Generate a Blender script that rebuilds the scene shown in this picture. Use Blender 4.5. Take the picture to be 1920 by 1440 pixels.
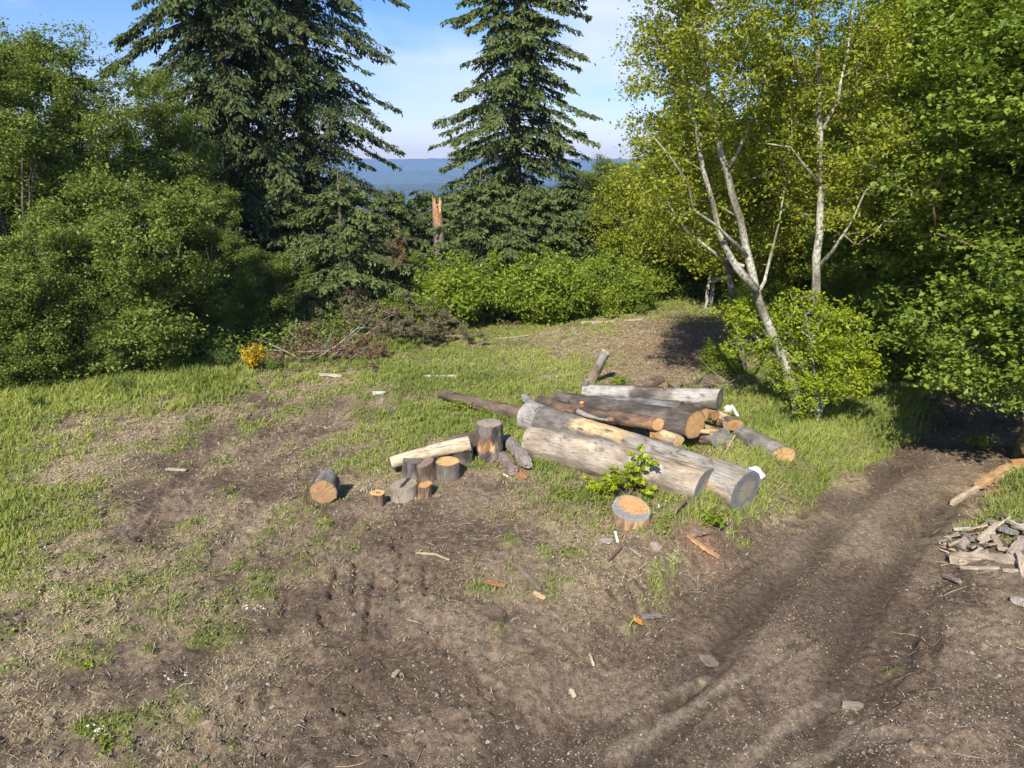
import bpy, math, random
import numpy as np
from mathutils import Vector, Matrix

# ------------------------------------------------------------------ camera, sky, sun, exposure
scene = bpy.context.scene
for o in list(bpy.data.objects): bpy.data.objects.remove(o)
COL = scene.collection
CAMH = 5.0
PITCH = math.radians(16.5)
FPX = 1331.0
cam_d = bpy.data.cameras.new('camera'); cam = bpy.data.objects.new('camera', cam_d); COL.objects.link(cam)
cam.location = (0, 0, CAMH); cam.rotation_euler = (math.pi/2 - PITCH, 0, 0)
cam_d.sensor_width = 36; cam_d.lens = 36*FPX/1920; cam_d.clip_end = 20000; cam_d.clip_start = 0.1
scene.camera = cam
SUN_EL = math.radians(41); SX, SY = -0.34, -0.94        # horizontal direction towards the sun
world = bpy.data.worlds.new('World'); scene.world = world; world.use_nodes = True
wn = world.node_tree; wn.nodes.clear()
def N(nt, t, **kw):
    n = nt.nodes.new(t)
    for k, v in kw.items(): setattr(n, k, v)
    return n
wo = N(wn, 'ShaderNodeOutputWorld'); bg = N(wn, 'ShaderNodeBackground'); bg.inputs[1].default_value = 0.10
sky = N(wn, 'ShaderNodeTexSky'); sky.sky_type = 'NISHITA'; sky.sun_disc = False
sky.sun_elevation = SUN_EL; sky.sun_rotation = math.atan2(SX, SY); sky.air_density = 1.0; sky.dust_density = 0.3; sky.ozone_density = 2.5
tc = N(wn, 'ShaderNodeTexCoord'); mp = N(wn, 'ShaderNodeMapping'); mp.inputs['Scale'].default_value = (2.2, 2.2, 6.0); mp.inputs['Location'].default_value = (0.25, 0.1, 0.35)
cn = N(wn, 'ShaderNodeTexNoise'); cn.inputs['Scale'].default_value = 1.3; cn.inputs['Detail'].default_value = 7; cn.inputs['Roughness'].default_value = 0.5
cr = N(wn, 'ShaderNodeValToRGB'); cr.color_ramp.elements[0].position = 0.52; cr.color_ramp.elements[1].position = 0.74
cr.color_ramp.elements[1].color = (.85, .85, .85, 1)
cm = N(wn, 'ShaderNodeMixRGB'); cm.inputs[2].default_value = (7.0, 7.0, 7.9, 1)
hs = N(wn, 'ShaderNodeHueSaturation'); hs.inputs['Saturation'].default_value = 1.38
wn.links.new(tc.outputs['Generated'], mp.inputs[0]); wn.links.new(mp.outputs[0], cn.inputs[0]); 
cd = Vector((.145, .97, .235)).normalized(); dp = N(wn, 'ShaderNodeVectorMath', operation='DOT_PRODUCT'); dp.inputs[1].default_value = cd; nm = N(wn, 'ShaderNodeVectorMath', operation='NORMALIZE'); wn.links.new(tc.outputs['Generated'], nm.inputs[0]); wn.links.new(nm.outputs[0], dp.inputs[0])
mk = N(wn, 'ShaderNodeMapRange'); mk.inputs[1].default_value = .985; mk.inputs[2].default_value = .9985; mk.inputs[4].default_value = .30; wn.links.new(dp.outputs['Value'], mk.inputs[0]); ad = N(wn, 'ShaderNodeMath', operation='ADD'); wn.links.new(cn.outputs[0], ad.inputs[0]); wn.links.new(mk.outputs[0], ad.inputs[1]); wn.links.new(ad.outputs[0], cr.inputs[0])
wn.links.new(cr.outputs[0], cm.inputs[0]); wn.links.new(sky.outputs[0], hs.inputs['Color']); tn = N(wn, 'ShaderNodeMixRGB', blend_type='MULTIPLY'); tn.inputs[0].default_value = 1; tn.inputs[2].default_value = (1.24, .98, 1.08, 1); wn.links.new(hs.outputs[0], tn.inputs[1]); wn.links.new(tn.outputs[0], cm.inputs[1])
wn.links.new(cm.outputs[0], bg.inputs[0]); wn.links.new(bg.outputs[0], wo.inputs[0])
sd = bpy.data.lights.new('sun', 'SUN'); so = bpy.data.objects.new('sun', sd); COL.objects.link(so)
sd.energy = 5.0; sd.angle = math.radians(0.55); sd.color = (1.0, 0.93, 0.82)
sdir = Vector((SX*math.cos(SUN_EL), SY*math.cos(SUN_EL), math.sin(SUN_EL))); so.rotation_euler = sdir.to_track_quat('Z', 'Y').to_euler(); so.location = sdir*60
vs = scene.view_settings; vs.view_transform = 'Standard'; vs.look = 'None'; vs.exposure = 0.70; vs.gamma = 1; vs.use_curve_mapping = False

# ------------------------------------------------------------------ projection helpers
CP, SP = math.cos(PITCH), math.sin(PITCH)
def ray(px, py):
    u = (px-960)/FPX; v = -(py-720)/FPX
    return Vector((u, CP + v*SP, -SP + v*CP))
def at(px, py, z=0.0):                                   # photo pixel -> point of the plane at height z
    r = ray(px, py); s = (z-CAMH)/r.z
    return Vector((r.x*s, r.y*s, z))
def PY(px, py, Y):                                       # photo pixel -> point at distance Y
    r = ray(px, py); s = Y/r.y
    return Vector((r.x*s, Y, CAMH + r.z*s))
def topz(py, Y): return PY(960, py, Y).z
def proj(x, y, z=0.0):
    d = y*CP - (z-CAMH)*SP; d = np.where(d < 0.5, 0.5, d); up = y*SP + (z-CAMH)*CP
    return 960 + FPX*x/d, 720 - FPX*up/d

# ------------------------------------------------------------------ noise
def _h(ix, iy, iz, seed):
    n = (ix.astype(np.int64)*374761393 + iy.astype(np.int64)*668265263 + iz.astype(np.int64)*2147483647 + seed*144665) & 0x7fffffff
    n = ((n ^ (n >> 13))*1274126177) & 0x7fffffff
    n = ((n ^ (n >> 15))*97531357) & 0x7fffffff
    return ((n ^ (n >> 16)) & 0xffff)/65535.0
def noise2(x, y, seed=0):
    ix = np.floor(x); iy = np.floor(y); fx = x-ix; fy = y-iy; fx = fx*fx*(3-2*fx); fy = fy*fy*(3-2*fy); z = np.zeros_like(ix)
    a = _h(ix, iy, z, seed); b = _h(ix+1, iy, z, seed); c = _h(ix, iy+1, z, seed); d = _h(ix+1, iy+1, z, seed)
    return (a*(1-fx)+b*fx)*(1-fy) + (c*(1-fx)+d*fx)*fy
def fbm(x, y, f, octv=4, seed=0, rough=0.5):
    s = 0; a = 1; t = 0
    for i in range(octv):
        s = s + a*noise2(x*f+17.3*i, y*f-9.1*i, seed+i); t += a; a *= rough; f *= 2.03
    return s/t
def noise3(x, y, z, seed=0):
    ix = np.floor(x); iy = np.floor(y); iz = np.floor(z); fx = x-ix; fy = y-iy; fz = z-iz
    fx = fx*fx*(3-2*fx); fy = fy*fy*(3-2*fy); fz = fz*fz*(3-2*fz); r = 0
    for dz, wz in ((0, 1-fz), (1, fz)):
        a = _h(ix, iy, iz+dz, seed); b = _h(ix+1, iy, iz+dz, seed); c = _h(ix, iy+1, iz+dz, seed); d = _h(ix+1, iy+1, iz+dz, seed)
        r = r + wz*((a*(1-fx)+b*fx)*(1-fy) + (c*(1-fx)+d*fx)*fy)
    return r
def fbm3(x, y, z, f, octv=3, seed=0):
    s = 0; a = 1; t = 0
    for i in range(octv): s = s + a*noise3(x*f, y*f, z*f, seed+i); t += a; a *= .5; f *= 2.03
    return s/t
def sstep(a, b, x): t = np.clip((x-a)/(b-a), 0, 1); return t*t*(3-2*t)

# ------------------------------------------------------------------ mesh collector
class Geo:
    def __init__(s): s.v = []; s.f = []; s.c = []; s.n = 0
    def add(s, v, faces, col=None):
        v = np.asarray(v, float).reshape(-1, 3)
        if not isinstance(faces, list): faces = [faces]
        for f in faces:
            f = np.asarray(f, int)
            if len(f): s.f.append(f + s.n)
        c = np.ones((len(v), 4)) if col is None else (np.tile(np.asarray(col, float), (len(v), 1)) if np.ndim(col) == 1 else np.asarray(col, float))
        if c.shape[1] == 3: c = np.hstack([c, np.ones((len(c), 1))])
        s.v.append(v); s.c.append(c); s.n += len(v)
    def mesh(s, name, mats, smooth=True):
        me = bpy.data.meshes.new(name)
        v = np.vstack(s.v); c = np.vstack(s.c)
        loops = np.concatenate([f.ravel() for f in s.f]); sizes = np.concatenate([np.full(len(f), f.shape[1]) for f in s.f])
        me.vertices.add(len(v)); me.vertices.foreach_set('co', v.astype(np.float32).ravel())
        me.loops.add(len(loops)); me.loops.foreach_set('vertex_index', loops.astype(np.int32))
        me.polygons.add(len(sizes)); st = np.concatenate([[0], np.cumsum(sizes)[:-1]])
        me.polygons.foreach_set('loop_start', st.astype(np.int32)); me.polygons.foreach_set('loop_total', sizes.astype(np.int32))
        me.polygons.foreach_set('use_smooth', np.full(len(sizes), smooth))
        at_ = me.attributes.new('Col', 'FLOAT_COLOR', 'POINT'); at_.data.foreach_set('color', c.astype(np.float32).ravel())
        for m in (mats if isinstance(mats, (list, tuple)) else [mats]): me.materials.append(m)
        me.update(calc_edges=True)
        return me
    def build(s, name, mats, parent=None, smooth=True):
        o = bpy.data.objects.new(name, s.mesh(name, mats, smooth)); COL.objects.link(o)
        if parent: o.parent = parent
        return o
def tag(o, label, cat, group=None, kind=None):
    if label: o['label'] = label
    if cat: o['category'] = cat
    if group: o['group'] = group
    if kind: o['kind'] = kind
    return o
def thing(name, label, cat, loc=(0, 0, 0), rotz=0, group=None):
    o = bpy.data.objects.new(name, None); COL.objects.link(o); o.location = loc; o.rotation_euler = (0, 0, rotz); o.empty_display_size = .2
    return tag(o, label, cat, group)
def dup(root, loc, rotz, scale, label, group=None):
    r = root.copy(); COL.objects.link(r); r.location = loc; r.rotation_euler = (0, 0, rotz); r.scale = scale if hasattr(scale, '__len__') else (scale,)*3
    r['label'] = label
    if group: r['group'] = group
    for ch in list(root.children):
        c = ch.copy(); COL.objects.link(c); c.parent = r
        for g in ch.children:
            d = g.copy(); COL.objects.link(d); d.parent = c
    return r
def tube(P, R, sides=6, cap=True, squash=None):
    P = np.asarray([tuple(p) for p in P], float); n = len(P); R = np.asarray(R, float)
    T = np.gradient(P, axis=0); T /= np.linalg.norm(T, axis=1)[:, None]+1e-9
    ref = np.array([0, 0, 1.]) if abs(T[:, 2]).mean() < 0.8 else np.array([1., 0, 0])
    X = np.cross(T, ref); X /= np.linalg.norm(X, axis=1)[:, None]+1e-9; Y = np.cross(T, X)
    a = np.linspace(0, 2*math.pi, sides, endpoint=False)
    V = P[:, None, :] + R[:, None, None]*(np.cos(a)[None, :, None]*X[:, None, :] + np.sin(a)[None, :, None]*Y[:, None, :])
    V = V.reshape(-1, 3); i = np.arange(n-1)[:, None]*sides; j = np.arange(sides)[None, :]; k = (np.arange(sides)+1) % sides
    F = np.stack([i+j, i+k[None, :], i+sides+k[None, :], i+sides+j], -1).reshape(-1, 4)
    fs = [F]
    if cap:
        V = np.vstack([V, P[0], P[-1]]); b0 = n*sides
        jj = np.arange(sides)
        fs.append(np.stack([np.full(sides, b0), k, jj], 1)); o = (n-1)*sides
        fs.append(np.stack([np.full(sides, b0+1), o+jj, o+k], 1))
    return V, fs

# ------------------------------------------------------------------ materials
def newmat(name):
    m = bpy.data.materials.new(name); m.use_nodes = True; m.node_tree.nodes.clear(); return m, m.node_tree
def L(nt, a, b): nt.links.new(a, b)
def leaf_mat(name, c0, c1, trans=0.35, gloss=0.02, tcol=(1.25, 1.25, .5)):
    m, nt = newmat(name); out = N(nt, 'ShaderNodeOutputMaterial'); at_ = N(nt, 'ShaderNodeAttribute', attribute_name='Col')
    sx = N(nt, 'ShaderNodeSeparateColor'); L(nt, at_.outputs['Color'], sx.inputs[0])
    mx = N(nt, 'ShaderNodeMixRGB'); mx.inputs[1].default_value = (*c0, 1); mx.inputs[2].default_value = (*c1, 1); L(nt, sx.outputs[0], mx.inputs[0])
    d = N(nt, 'ShaderNodeBsdfDiffuse'); t = N(nt, 'ShaderNodeBsdfTranslucent'); g = N(nt, 'ShaderNodeBsdfGlossy'); g.inputs['Roughness'].default_value = .5
    L(nt, mx.outputs[0], d.inputs[0])
    mu = N(nt, 'ShaderNodeMixRGB', blend_type='MULTIPLY'); mu.inputs[0].default_value = 1; mu.inputs[2].default_value = (*tcol, 1); L(nt, mx.outputs[0], mu.inputs[1]); L(nt, mu.outputs[0], t.inputs[0])
    a = N(nt, 'ShaderNodeMixShader'); a.inputs[0].default_value = trans; L(nt, d.outputs[0], a.inputs[1]); L(nt, t.outputs[0], a.inputs[2])
    b = N(nt, 'ShaderNodeMixShader'); b.inputs[0].default_value = gloss; L(nt, a.outputs[0], b.inputs[1]); L(nt, g.outputs[0], b.inputs[2]); L(nt, b.outputs[0], out.inputs[0])
    return m
def surf_mat(name, rough=.85, obj_scale=(18, 18, 18), amt=.45, bump=.5, bdist=.01, detail=6, stretch=None, spec=.3):
    """Col attribute as base colour, broken up by noise in object space; alpha drives extra ridges (bark)"""
    m, nt = newmat(name); out = N(nt, 'ShaderNodeOutputMaterial'); p = N(nt, 'ShaderNodeBsdfPrincipled'); L(nt, p.outputs[0], out.inputs[0])
    p.inputs['Roughness'].default_value = rough; p.inputs['Specular IOR Level'].default_value = spec
    at_ = N(nt, 'ShaderNodeAttribute', attribute_name='Col'); tx = N(nt, 'ShaderNodeTexCoord'); mpn = N(nt, 'ShaderNodeMapping'); mpn.inputs['Scale'].default_value = obj_scale
    L(nt, tx.outputs['Object'], mpn.inputs[0]); n1 = N(nt, 'ShaderNodeTexNoise'); n1.inputs['Scale'].default_value = 1; n1.inputs['Detail'].default_value = detail; n1.inputs['Roughness'].default_value = .65
    L(nt, mpn.outputs[0], n1.inputs[0])
    mr = N(nt, 'ShaderNodeMapRange'); mr.inputs[1].default_value = .3; mr.inputs[2].default_value = .7; mr.inputs[3].default_value = 1-amt; mr.inputs[4].default_value = 1+amt; L(nt, n1.outputs[0], mr.inputs[0])
    mu = N(nt, 'ShaderNodeMixRGB', blend_type='MULTIPLY'); mu.inputs[0].default_value = 1; L(nt, at_.outputs['Color'], mu.inputs[1]); L(nt, mr.outputs[0], mu.inputs[2])
    L(nt, mu.outputs[0], p.inputs['Base Color'])
    bp = N(nt, 'ShaderNodeBump'); bp.inputs['Strength'].default_value = bump; bp.inputs['Distance'].default_value = bdist; L(nt, n1.outputs[0], bp.inputs['Height']); L(nt, bp.outputs[0], p.inputs['Normal'])
    return m, nt, p, mu, n1
M_alder = leaf_mat('alder_leaf', (.075, .125, .02), (.28, .335, .065), .38)
M_cherry = leaf_mat('cherry_leaf', (.15, .195, .016), (.42, .45, .045), .46)
M_maple = leaf_mat('maple_leaf', (.095, .16, .018), (.29, .37, .055), .42)
M_shrub = leaf_mat('shrub_leaf', (.12, .19, .016), (.31, .38, .04), .40)
M_hazel = leaf_mat('hazel_leaf', (.20, .28, .014), (.40, .47, .025), .45)
M_fir = leaf_mat('fir_needles', (.048, .080, .026), (.165, .205, .066), .16, .008, (1.1, 1.1, .6))
M_fir_dark = leaf_mat('hemlock_needles', (.032, .055, .022), (.115, .145, .05), .16, .008, (1.1, 1.1, .6))
M_grass = leaf_mat('grass_blade', (.12, .18, .035), (.38, .42, .11), .38, .012)
M_straw = leaf_mat('dry_grass_blade', (.26, .21, .125), (.46, .38, .235), .2, .01, (1, 1, .9))
M_broom = leaf_mat('broom_flower', (.62, .38, .005), (.80, .52, .01), .3, .01, (1, 1, .5))
M_dead = leaf_mat('dead_needles', (.13, .09, .05), (.23, .155, .09), .15, .01, (1, 1, .8))
M_deadgrey = leaf_mat('faded_needles', (.11, .10, .05), (.19, .165, .09), .15, .01, (1, 1, .8))
M_white = leaf_mat('white_petal', (.75, .75, .7), (.85, .85, .8), .2, .02, (1, 1, 1))
M_bark = surf_mat('tree_bark', obj_scale=(26, 26, 14), amt=.8, bump=.8, bdist=.02)[0]
M_stick = surf_mat('weathered_stick', obj_scale=(30, 30, 30), amt=.4, bump=.6, bdist=.006)[0]
def wood_mat():
    m, nt, p, mu, n1 = surf_mat('log_surface', obj_scale=(42, 42, 7), amt=.34, bump=.7, bdist=.012, detail=10)
    # long checks (cracks) running with the grain
    tx = N(nt, 'ShaderNodeTexCoord'); mpn = N(nt, 'ShaderNodeMapping'); mpn.inputs['Scale'].default_value = (16, 16, .9); L(nt, tx.outputs['Object'], mpn.inputs[0])
    nz = N(nt, 'ShaderNodeTexNoise'); nz.inputs['Scale'].default_value = 1.0; nz.inputs['Detail'].default_value = 3; L(nt, mpn.outputs[0], nz.inputs[0])
    ab = N(nt, 'ShaderNodeMath', operation='SUBTRACT'); ab.inputs[1].default_value = .5; L(nt, nz.outputs[0], ab.inputs[0]); a2 = N(nt, 'ShaderNodeMath', operation='ABSOLUTE'); L(nt, ab.outputs[0], a2.inputs[0])
    mr = N(nt, 'ShaderNodeMapRange'); mr.inputs[1].default_value = 0; mr.inputs[2].default_value = .016; mr.inputs[3].default_value = .32; mr.inputs[4].default_value = 1; L(nt, a2.outputs[0], mr.inputs[0])
    m2 = N(nt, 'ShaderNodeMixRGB', blend_type='MULTIPLY'); m2.inputs[0].default_value = .75; L(nt, mu.outputs[0], m2.inputs[1]); L(nt, mr.outputs[0], m2.inputs[2]); L(nt, m2.outputs[0], p.inputs['Base Color'])
    # scattered blotches
    n3 = N(nt, 'ShaderNodeTexNoise'); n3.inputs['Scale'].default_value = 3.0; n3.inputs['Detail'].default_value = 5; L(nt, tx.outputs['Object'], n3.inputs[0])
    m3r = N(nt, 'ShaderNodeMapRange'); m3r.inputs[1].default_value = .35; m3r.inputs[2].default_value = .65; m3r.inputs[3].default_value = .72; m3r.inputs[4].default_value = 1.15; L(nt, n3.outputs[0], m3r.inputs[0])
    m3 = N(nt, 'ShaderNodeMixRGB', blend_type='MULTIPLY'); m3.inputs[0].default_value = 1; L(nt, m2.outputs[0], m3.inputs[1]); L(nt, m3r.outputs[0], m3.inputs[2]); L(nt, m3.outputs[0], p.inputs['Base Color'])
    return m
M_log = wood_mat()
def cut_mat():
    m, nt, p, mu, n1 = surf_mat('sawn_wood', obj_scale=(30, 30, 30), amt=.25, bump=.35, bdist=.005)
    tx = N(nt, 'ShaderNodeTexCoord'); nz = N(nt, 'ShaderNodeTexNoise'); nz.inputs['Scale'].default_value = 5; nz.inputs['Detail'].default_value = 3
    sub = N(nt, 'ShaderNodeVectorMath', operation='MULTIPLY'); sub.inputs[1].default_value = (1, 1, 0); L(nt, tx.outputs['Object'], sub.inputs[0])
    ln = N(nt, 'ShaderNodeVectorMath', operation='LENGTH'); L(nt, sub.outputs[0], ln.inputs[0]); L(nt, tx.outputs['Object'], nz.inputs[0])
    ad = N(nt, 'ShaderNodeMath', operation='MULTIPLY_ADD'); ad.inputs[1].default_value = .06; L(nt, nz.outputs[0], ad.inputs[0]); L(nt, ln.outputs['Value'], ad.inputs[2])
    s = N(nt, 'ShaderNodeMath', operation='MULTIPLY'); s.inputs[1].default_value = 210; L(nt, ad.outputs[0], s.inputs[0]); sn = N(nt, 'ShaderNodeMath', operation='SINE'); L(nt, s.outputs[0], sn.inputs[0])
    mr = N(nt, 'ShaderNodeMapRange'); mr.inputs[1].default_value = -1; mr.inputs[3].default_value = .80; mr.inputs[4].default_value = 1.1; L(nt, sn.outputs[0], mr.inputs[0])
    m2 = N(nt, 'ShaderNodeMixRGB', blend_type='MULTIPLY'); m2.inputs[0].default_value = 1; L(nt, mu.outputs[0], m2.inputs[1]); L(nt, mr.outputs[0], m2.inputs[2]); L(nt, m2.outputs[0], p.inputs['Base Color'])
    return m
M_cut = cut_mat()

# ------------------------------------------------------------------ ground authoring tables (density of grass etc. on a lattice over the clearing)
PXS = np.arange(0, 1921, 120); PYS = np.array([560, 640, 720, 800, 880, 960, 1040, 1120, 1200, 1280, 1360, 1440])
G_T = np.array([
 [.9,.9,.9,.9,.9,.9,.9,.9,.8,.75,.55,.5,.8,.6,.5,.3,.3],
 [.8,.8,.8,.8,.8,.6,.78,.6,.50,.42,.2,.05,.2,.5,.6,.4,.4],
 [.9,.9,.88,.8,.40,.42,.58,.70,.66,.62,.25,.3,.9,1,.95,.2,.3],
 [.95,.58,.34,.38,.34,.42,.62,.74,.82,.76,.5,.45,.98,1,.8,.0,.5],
 [.85,.42,.22,.30,.38,.42,.48,.42,.5,.65,.5,.45,.95,.9,.1,.1,.95],
 [1,.74,.2,.40,.42,.36,.15,.1,.22,.6,.62,.66,.5,.0,.0,.5,.7],
 [.92,.46,.42,.42,.36,.25,.06,.06,.28,.22,.28,.14,0,0,0,0,.0],
 [.46,.48,.48,.44,.42,.12,.03,.10,.32,.22,.20,0,0,0,0,0,.02],
 [.50,.46,.42,.44,.28,.05,.02,.03,.05,.06,.02,0,0,0,.02,.05,0],
 [.36,.42,.42,.36,.15,.03,.02,.02,.02,0,0,0,0,0,.03,.03,0],
 [.15,.34,.46,.36,.16,.03,.02,0,0,0,0,0,0,0,0,0,0],
 [.05,.15,.34,.2,.05,0,0,0,0,0,0,0,0,0,0,0,0]])
H_T = np.array([   # blade height (m)
 [.5,.5,.5,.5,.4,.4,.3,.3,.3,.25,.2,.2,.3,.4,.4,.4,.4],
 [.5,.5,.5,.5,.35,.2,.28,.10,.07,.06,.06,.1,.3,.4,.4,.4,.4],
 [.5,.45,.45,.40,.25,.14,.14,.18,.18,.16,.12,.2,.35,.45,.45,.4,.4],
 [.22,.2,.12,.12,.10,.11,.15,.2,.22,.2,.16,.2,.40,.38,.35,.3,.4],
 [.13,.1,.08,.08,.09,.1,.11,.12,.15,.2,.2,.2,.35,.22,.15,.2,.4],
 [.17,.14,.08,.08,.09,.09,.09,.1,.14,.2,.24,.28,.2,.1,.1,.2,.25],
 [.15,.09,.08,.08,.08,.08,.08,.1,.15,.14,.16,.14,.1,.1,.1,.1,.1],
 [.09,.08,.08,.08,.08,.08,.08,.09,.12,.12,.14,.1,.1,.1,.1,.1,.1],
 [.08]*17, [.07]*17, [.08]*17, [.07]*17])
def tab(T, px, py):
    fx = np.clip(px/120.0, 0, 15.999); fy = np.clip((py-560)/80.0, 0, 10.999); ix = fx.astype(int); iy = fy.astype(int); fx = fx-ix; fy = fy-iy
    return (T[iy, ix]*(1-fx)+T[iy, ix+1]*fx)*(1-fy) + (T[iy+1, ix]*(1-fx)+T[iy+1, ix+1]*fx)*fy
def ell(px, py, cx, cy, rx, ry, rot=0):
    a = math.radians(rot); dx = px-cx; dy = py-cy; u = dx*math.cos(a)+dy*math.sin(a); w = -dx*math.sin(a)+dy*math.cos(a)
    return np.exp(-((u/rx)**2+(w/ry)**2))
def polyd(x, y, pts):                                     # distance to a ground polyline given in photo pixels
    W = [at(*p) for p in pts]; best = np.full(np.shape(x), 1e9)
    for a, b in zip(W[:-1], W[1:]):
        dx, dy = b.x-a.x, b.y-a.y; t = np.clip(((x-a.x)*dx+(y-a.y)*dy)/(dx*dx+dy*dy+1e-9), 0, 1)
        best = np.minimum(best, np.hypot(x-a.x-t*dx, y-a.y-t*dy))
    return best
ROAD = [(1150, 1600), (1330, 1290), (1480, 1130), (1590, 1010), (1690, 910), (1790, 845), (1900, 800), (2080, 770)]
RUTS = [([(1690, 850), (1600, 925), (1530, 1000), (1440, 1085), (1370, 1160), (1300, 1260), (1180, 1420)], .17, .055),
        ([(1800, 900), (1740, 960), (1680, 1040), (1620, 1120), (1575, 1210), (1540, 1280), (1560, 1380), (1620, 1480)], .15, .05),
        ([(1500, 1170), (1400, 1230), (1290, 1310), (1180, 1400), (1120, 1460)], .08, .03),
        ([(1330, 1200), (1220, 1270), (1110, 1330), (1000, 1400)], .07, .03),
        ([(1540, 1290), (1460, 1360), (1400, 1440)], .08, .03), ([(1280, 1090), (1360, 1060), (1450, 1010)], .05, .02),
        ([(1720, 1160), (1700, 1250)], .04, .03), ([(1760, 1150), (1745, 1290)], .04, .03)]
GOUGE = [[(668, 1055), (664, 1110), (670, 1150)], [(632, 1065), (622, 1120)], [(757, 1010), (748, 1060), (745, 1110), (752, 1130)], [(740, 1005), (742, 1040)], [(798, 1070), (800, 1120)],
         [(705, 1075), (700, 1110)], [(600, 1140), (606, 1170)], [(290, 955), (270, 985), (262, 1010)], [(215, 930), (195, 965)], [(700, 1120), (690, 1150), (688, 1200)], [(540, 1110), (525, 1160)],
         [(420, 1130), (400, 1150)], [(640, 1330), (650, 1345)], [(560, 1280), (600, 1275)], [(340, 1370), (300, 1400)], [(955, 1145), (952, 1175)], [(1130, 1330), (1100, 1350)], [(515, 735), (490, 760), (440, 800)],
         [(1320, 1240), (1290, 1262), (1250, 1290)]]
LIGHT_RIDGE = [[(1480, 1185), (1390, 1235), (1290, 1290), (1150, 1380)], [(1560, 1265), (1470, 1330), (1380, 1400), (1340, 1440)], [(1330, 1235), (1240, 1265), (1140, 1310)], [(1630, 1330), (1500, 1400)]]
TRACKS = [[(420, 800), (380, 860), (300, 930), (240, 1000)], [(560, 790), (490, 850), (400, 900), (330, 960)], [(640, 760), (560, 840), (480, 900)], [(520, 900), (460, 960), (420, 1040)], [(700, 830), (620, 860), (540, 905), (470, 960)]]
def in_road(x, y): return polyd(x, y, ROAD)
def relief(x, y):
    """height of the land without fine detail"""
    x = np.asarray(x, float); y = np.asarray(y, float)
    z = (fbm(x, y, .22, 3, 5)-.5)*.22 + (fbm(x, y, .9, 2, 11)-.5)*.08
    z = z*sstep(2, 7, np.hypot(x, y))
    rd = in_road(x, y); z = z*sstep(.8, 2.5, rd) - .24*(1-sstep(1.05, 1.65, rd))
    z = z + .15*np.exp(-((rd-1.95)/.45)**2)*sstep(8, 10, y)*(1-sstep(15, 18, y))
    z = z + .09*np.exp(-(((x-1.9)/2.2)**2+((y-10.6)/1.3)**2))
    edge = 27 + 4*sstep(-8, 8, x)
    d = np.maximum(y-edge, 0); z = z - d*sstep(0, 14, d)*.30*np.clip(220/(d+220), .15, 1)
    z = np.maximum(z, -95)
    return z
def hgt(x, y): return float(relief(np.array([x]), np.array([y]))[0])
def gp(px, py, dz=0.0):
    p = at(px, py, 0)
    for _ in range(3): p = at(px, py, hgt(p.x, p.y))
    return Vector((p.x, p.y, p.z+dz))
def gx(px, Y):                                           # foot point at distance Y under photo column px
    z = hgt((px-960)/FPX*Y, Y); x = (px-960)/FPX*(Y*CP-(z-CAMH)*SP); return Vector((x, Y, hgt(x, Y)))
def grass_density(x, y):
    px, py = proj(x, y); g = tab(G_T, px, py)
    # patches stretched along the vehicle tracks (they run towards the upper right)
    u = x*.82+y*.57; w = -x*.57+y*.82
    n = .55*fbm(u*.55, w*1.5, 1.5, 4, 21, .6) + .45*fbm(x, y, 4.2, 3, 31, .6)
    for t in TRACKS: g = g - .35*np.exp(-(polyd(x, y, t)/.20)**2)
    g = np.clip(g, 0, 1)
    r = sstep(.76-g*.55, .96-g*.55, n+.06+.10*g)
    r = np.maximum(r, .9*sstep(.86, .95, g))
    rd = in_road(x, y); r = r*sstep(.85, 1.15, rd + .45*(fbm(x, y, 2.5, 3, 41)-.5))
    for c in ((958, 1028, 22, 14), (1020, 1045, 20, 22), (1075, 1050, 30, 16), (1235, 1085, 20, 30), (1262, 1060, 14, 18), (910, 1110, 40, 14), (935, 1188, 14, 14), (1035, 1122, 14, 20), (145, 1370, 18, 22), (375, 1340, 16, 10), (435, 1410, 16, 10), (1180, 1155, 10, 12), (1115, 995, 12, 16), (605, 980, 22, 18), (280, 1225, 22, 8), (895, 875, 30, 10), (1680, 1235, 22, 8)):
        r = np.maximum(r, np.clip(1.4*ell(px, py, *c)-.2, 0, 1))
    return r, g
def straw_map(x, y, r, g):
    px, py = proj(x, y)
    s = .9*np.clip(g*1.9, 0, 1)*(1-.45*r)*sstep(.36, .60, fbm(x, y, 1.1, 4, 51))*(1-.8*sstep(.88, .96, g)) 
    for c, a in (((1090, 640, 130, 40), .8), ((1050, 600, 130, 22), .5), ((60, 1090, 110, 50), .5), ((130, 880, 80, 40), .7), ((250, 800, 80, 30), .5), ((1200, 600, 120, 22), .4), ((760, 1145, 70, 14, ), .35), ((1200, 690, 100, 25), .5), ((1000, 960, 130, 30), .35), ((1850, 920, 60, 40), .8), ((60, 1250, 90, 60), .3), ((480, 1000, 120, 40), .3), ((640, 860, 200, 40), .25)):
        s = np.maximum(s, a*ell(px, py, *c)*(.45+.9*fbm(x, y, 2.2, 4, 61)))
    return np.clip(s, 0, 1)
def bark_map(x, y):
    px, py = proj(x, y); s = 0*x
    for c, a in (((1200, 655, 95, 34), 1.), ((1320, 660, 120, 45), 1.), ((1310, 1015, 55, 30, 20), .95), ((1060, 960, 120, 30), .45), ((1180, 1010, 120, 30), .4), ((980, 660, 60, 14), .6), ((1260, 575, 60, 12), .8), ((1880, 900, 50, 20), .6), ((1600, 720, 60, 50), .6), ((600, 690, 80, 14), .5), ((1400, 850, 50, 30), .6), ((1120, 1000, 60, 30), .5), ((960, 880, 50, 20), .5)):
        s = np.maximum(s, a*ell(px, py, *c)*sstep(.3, .6, fbm(x, y, 1.8, 4, 71)+.12))
    return np.clip(s, 0, 1)

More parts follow.
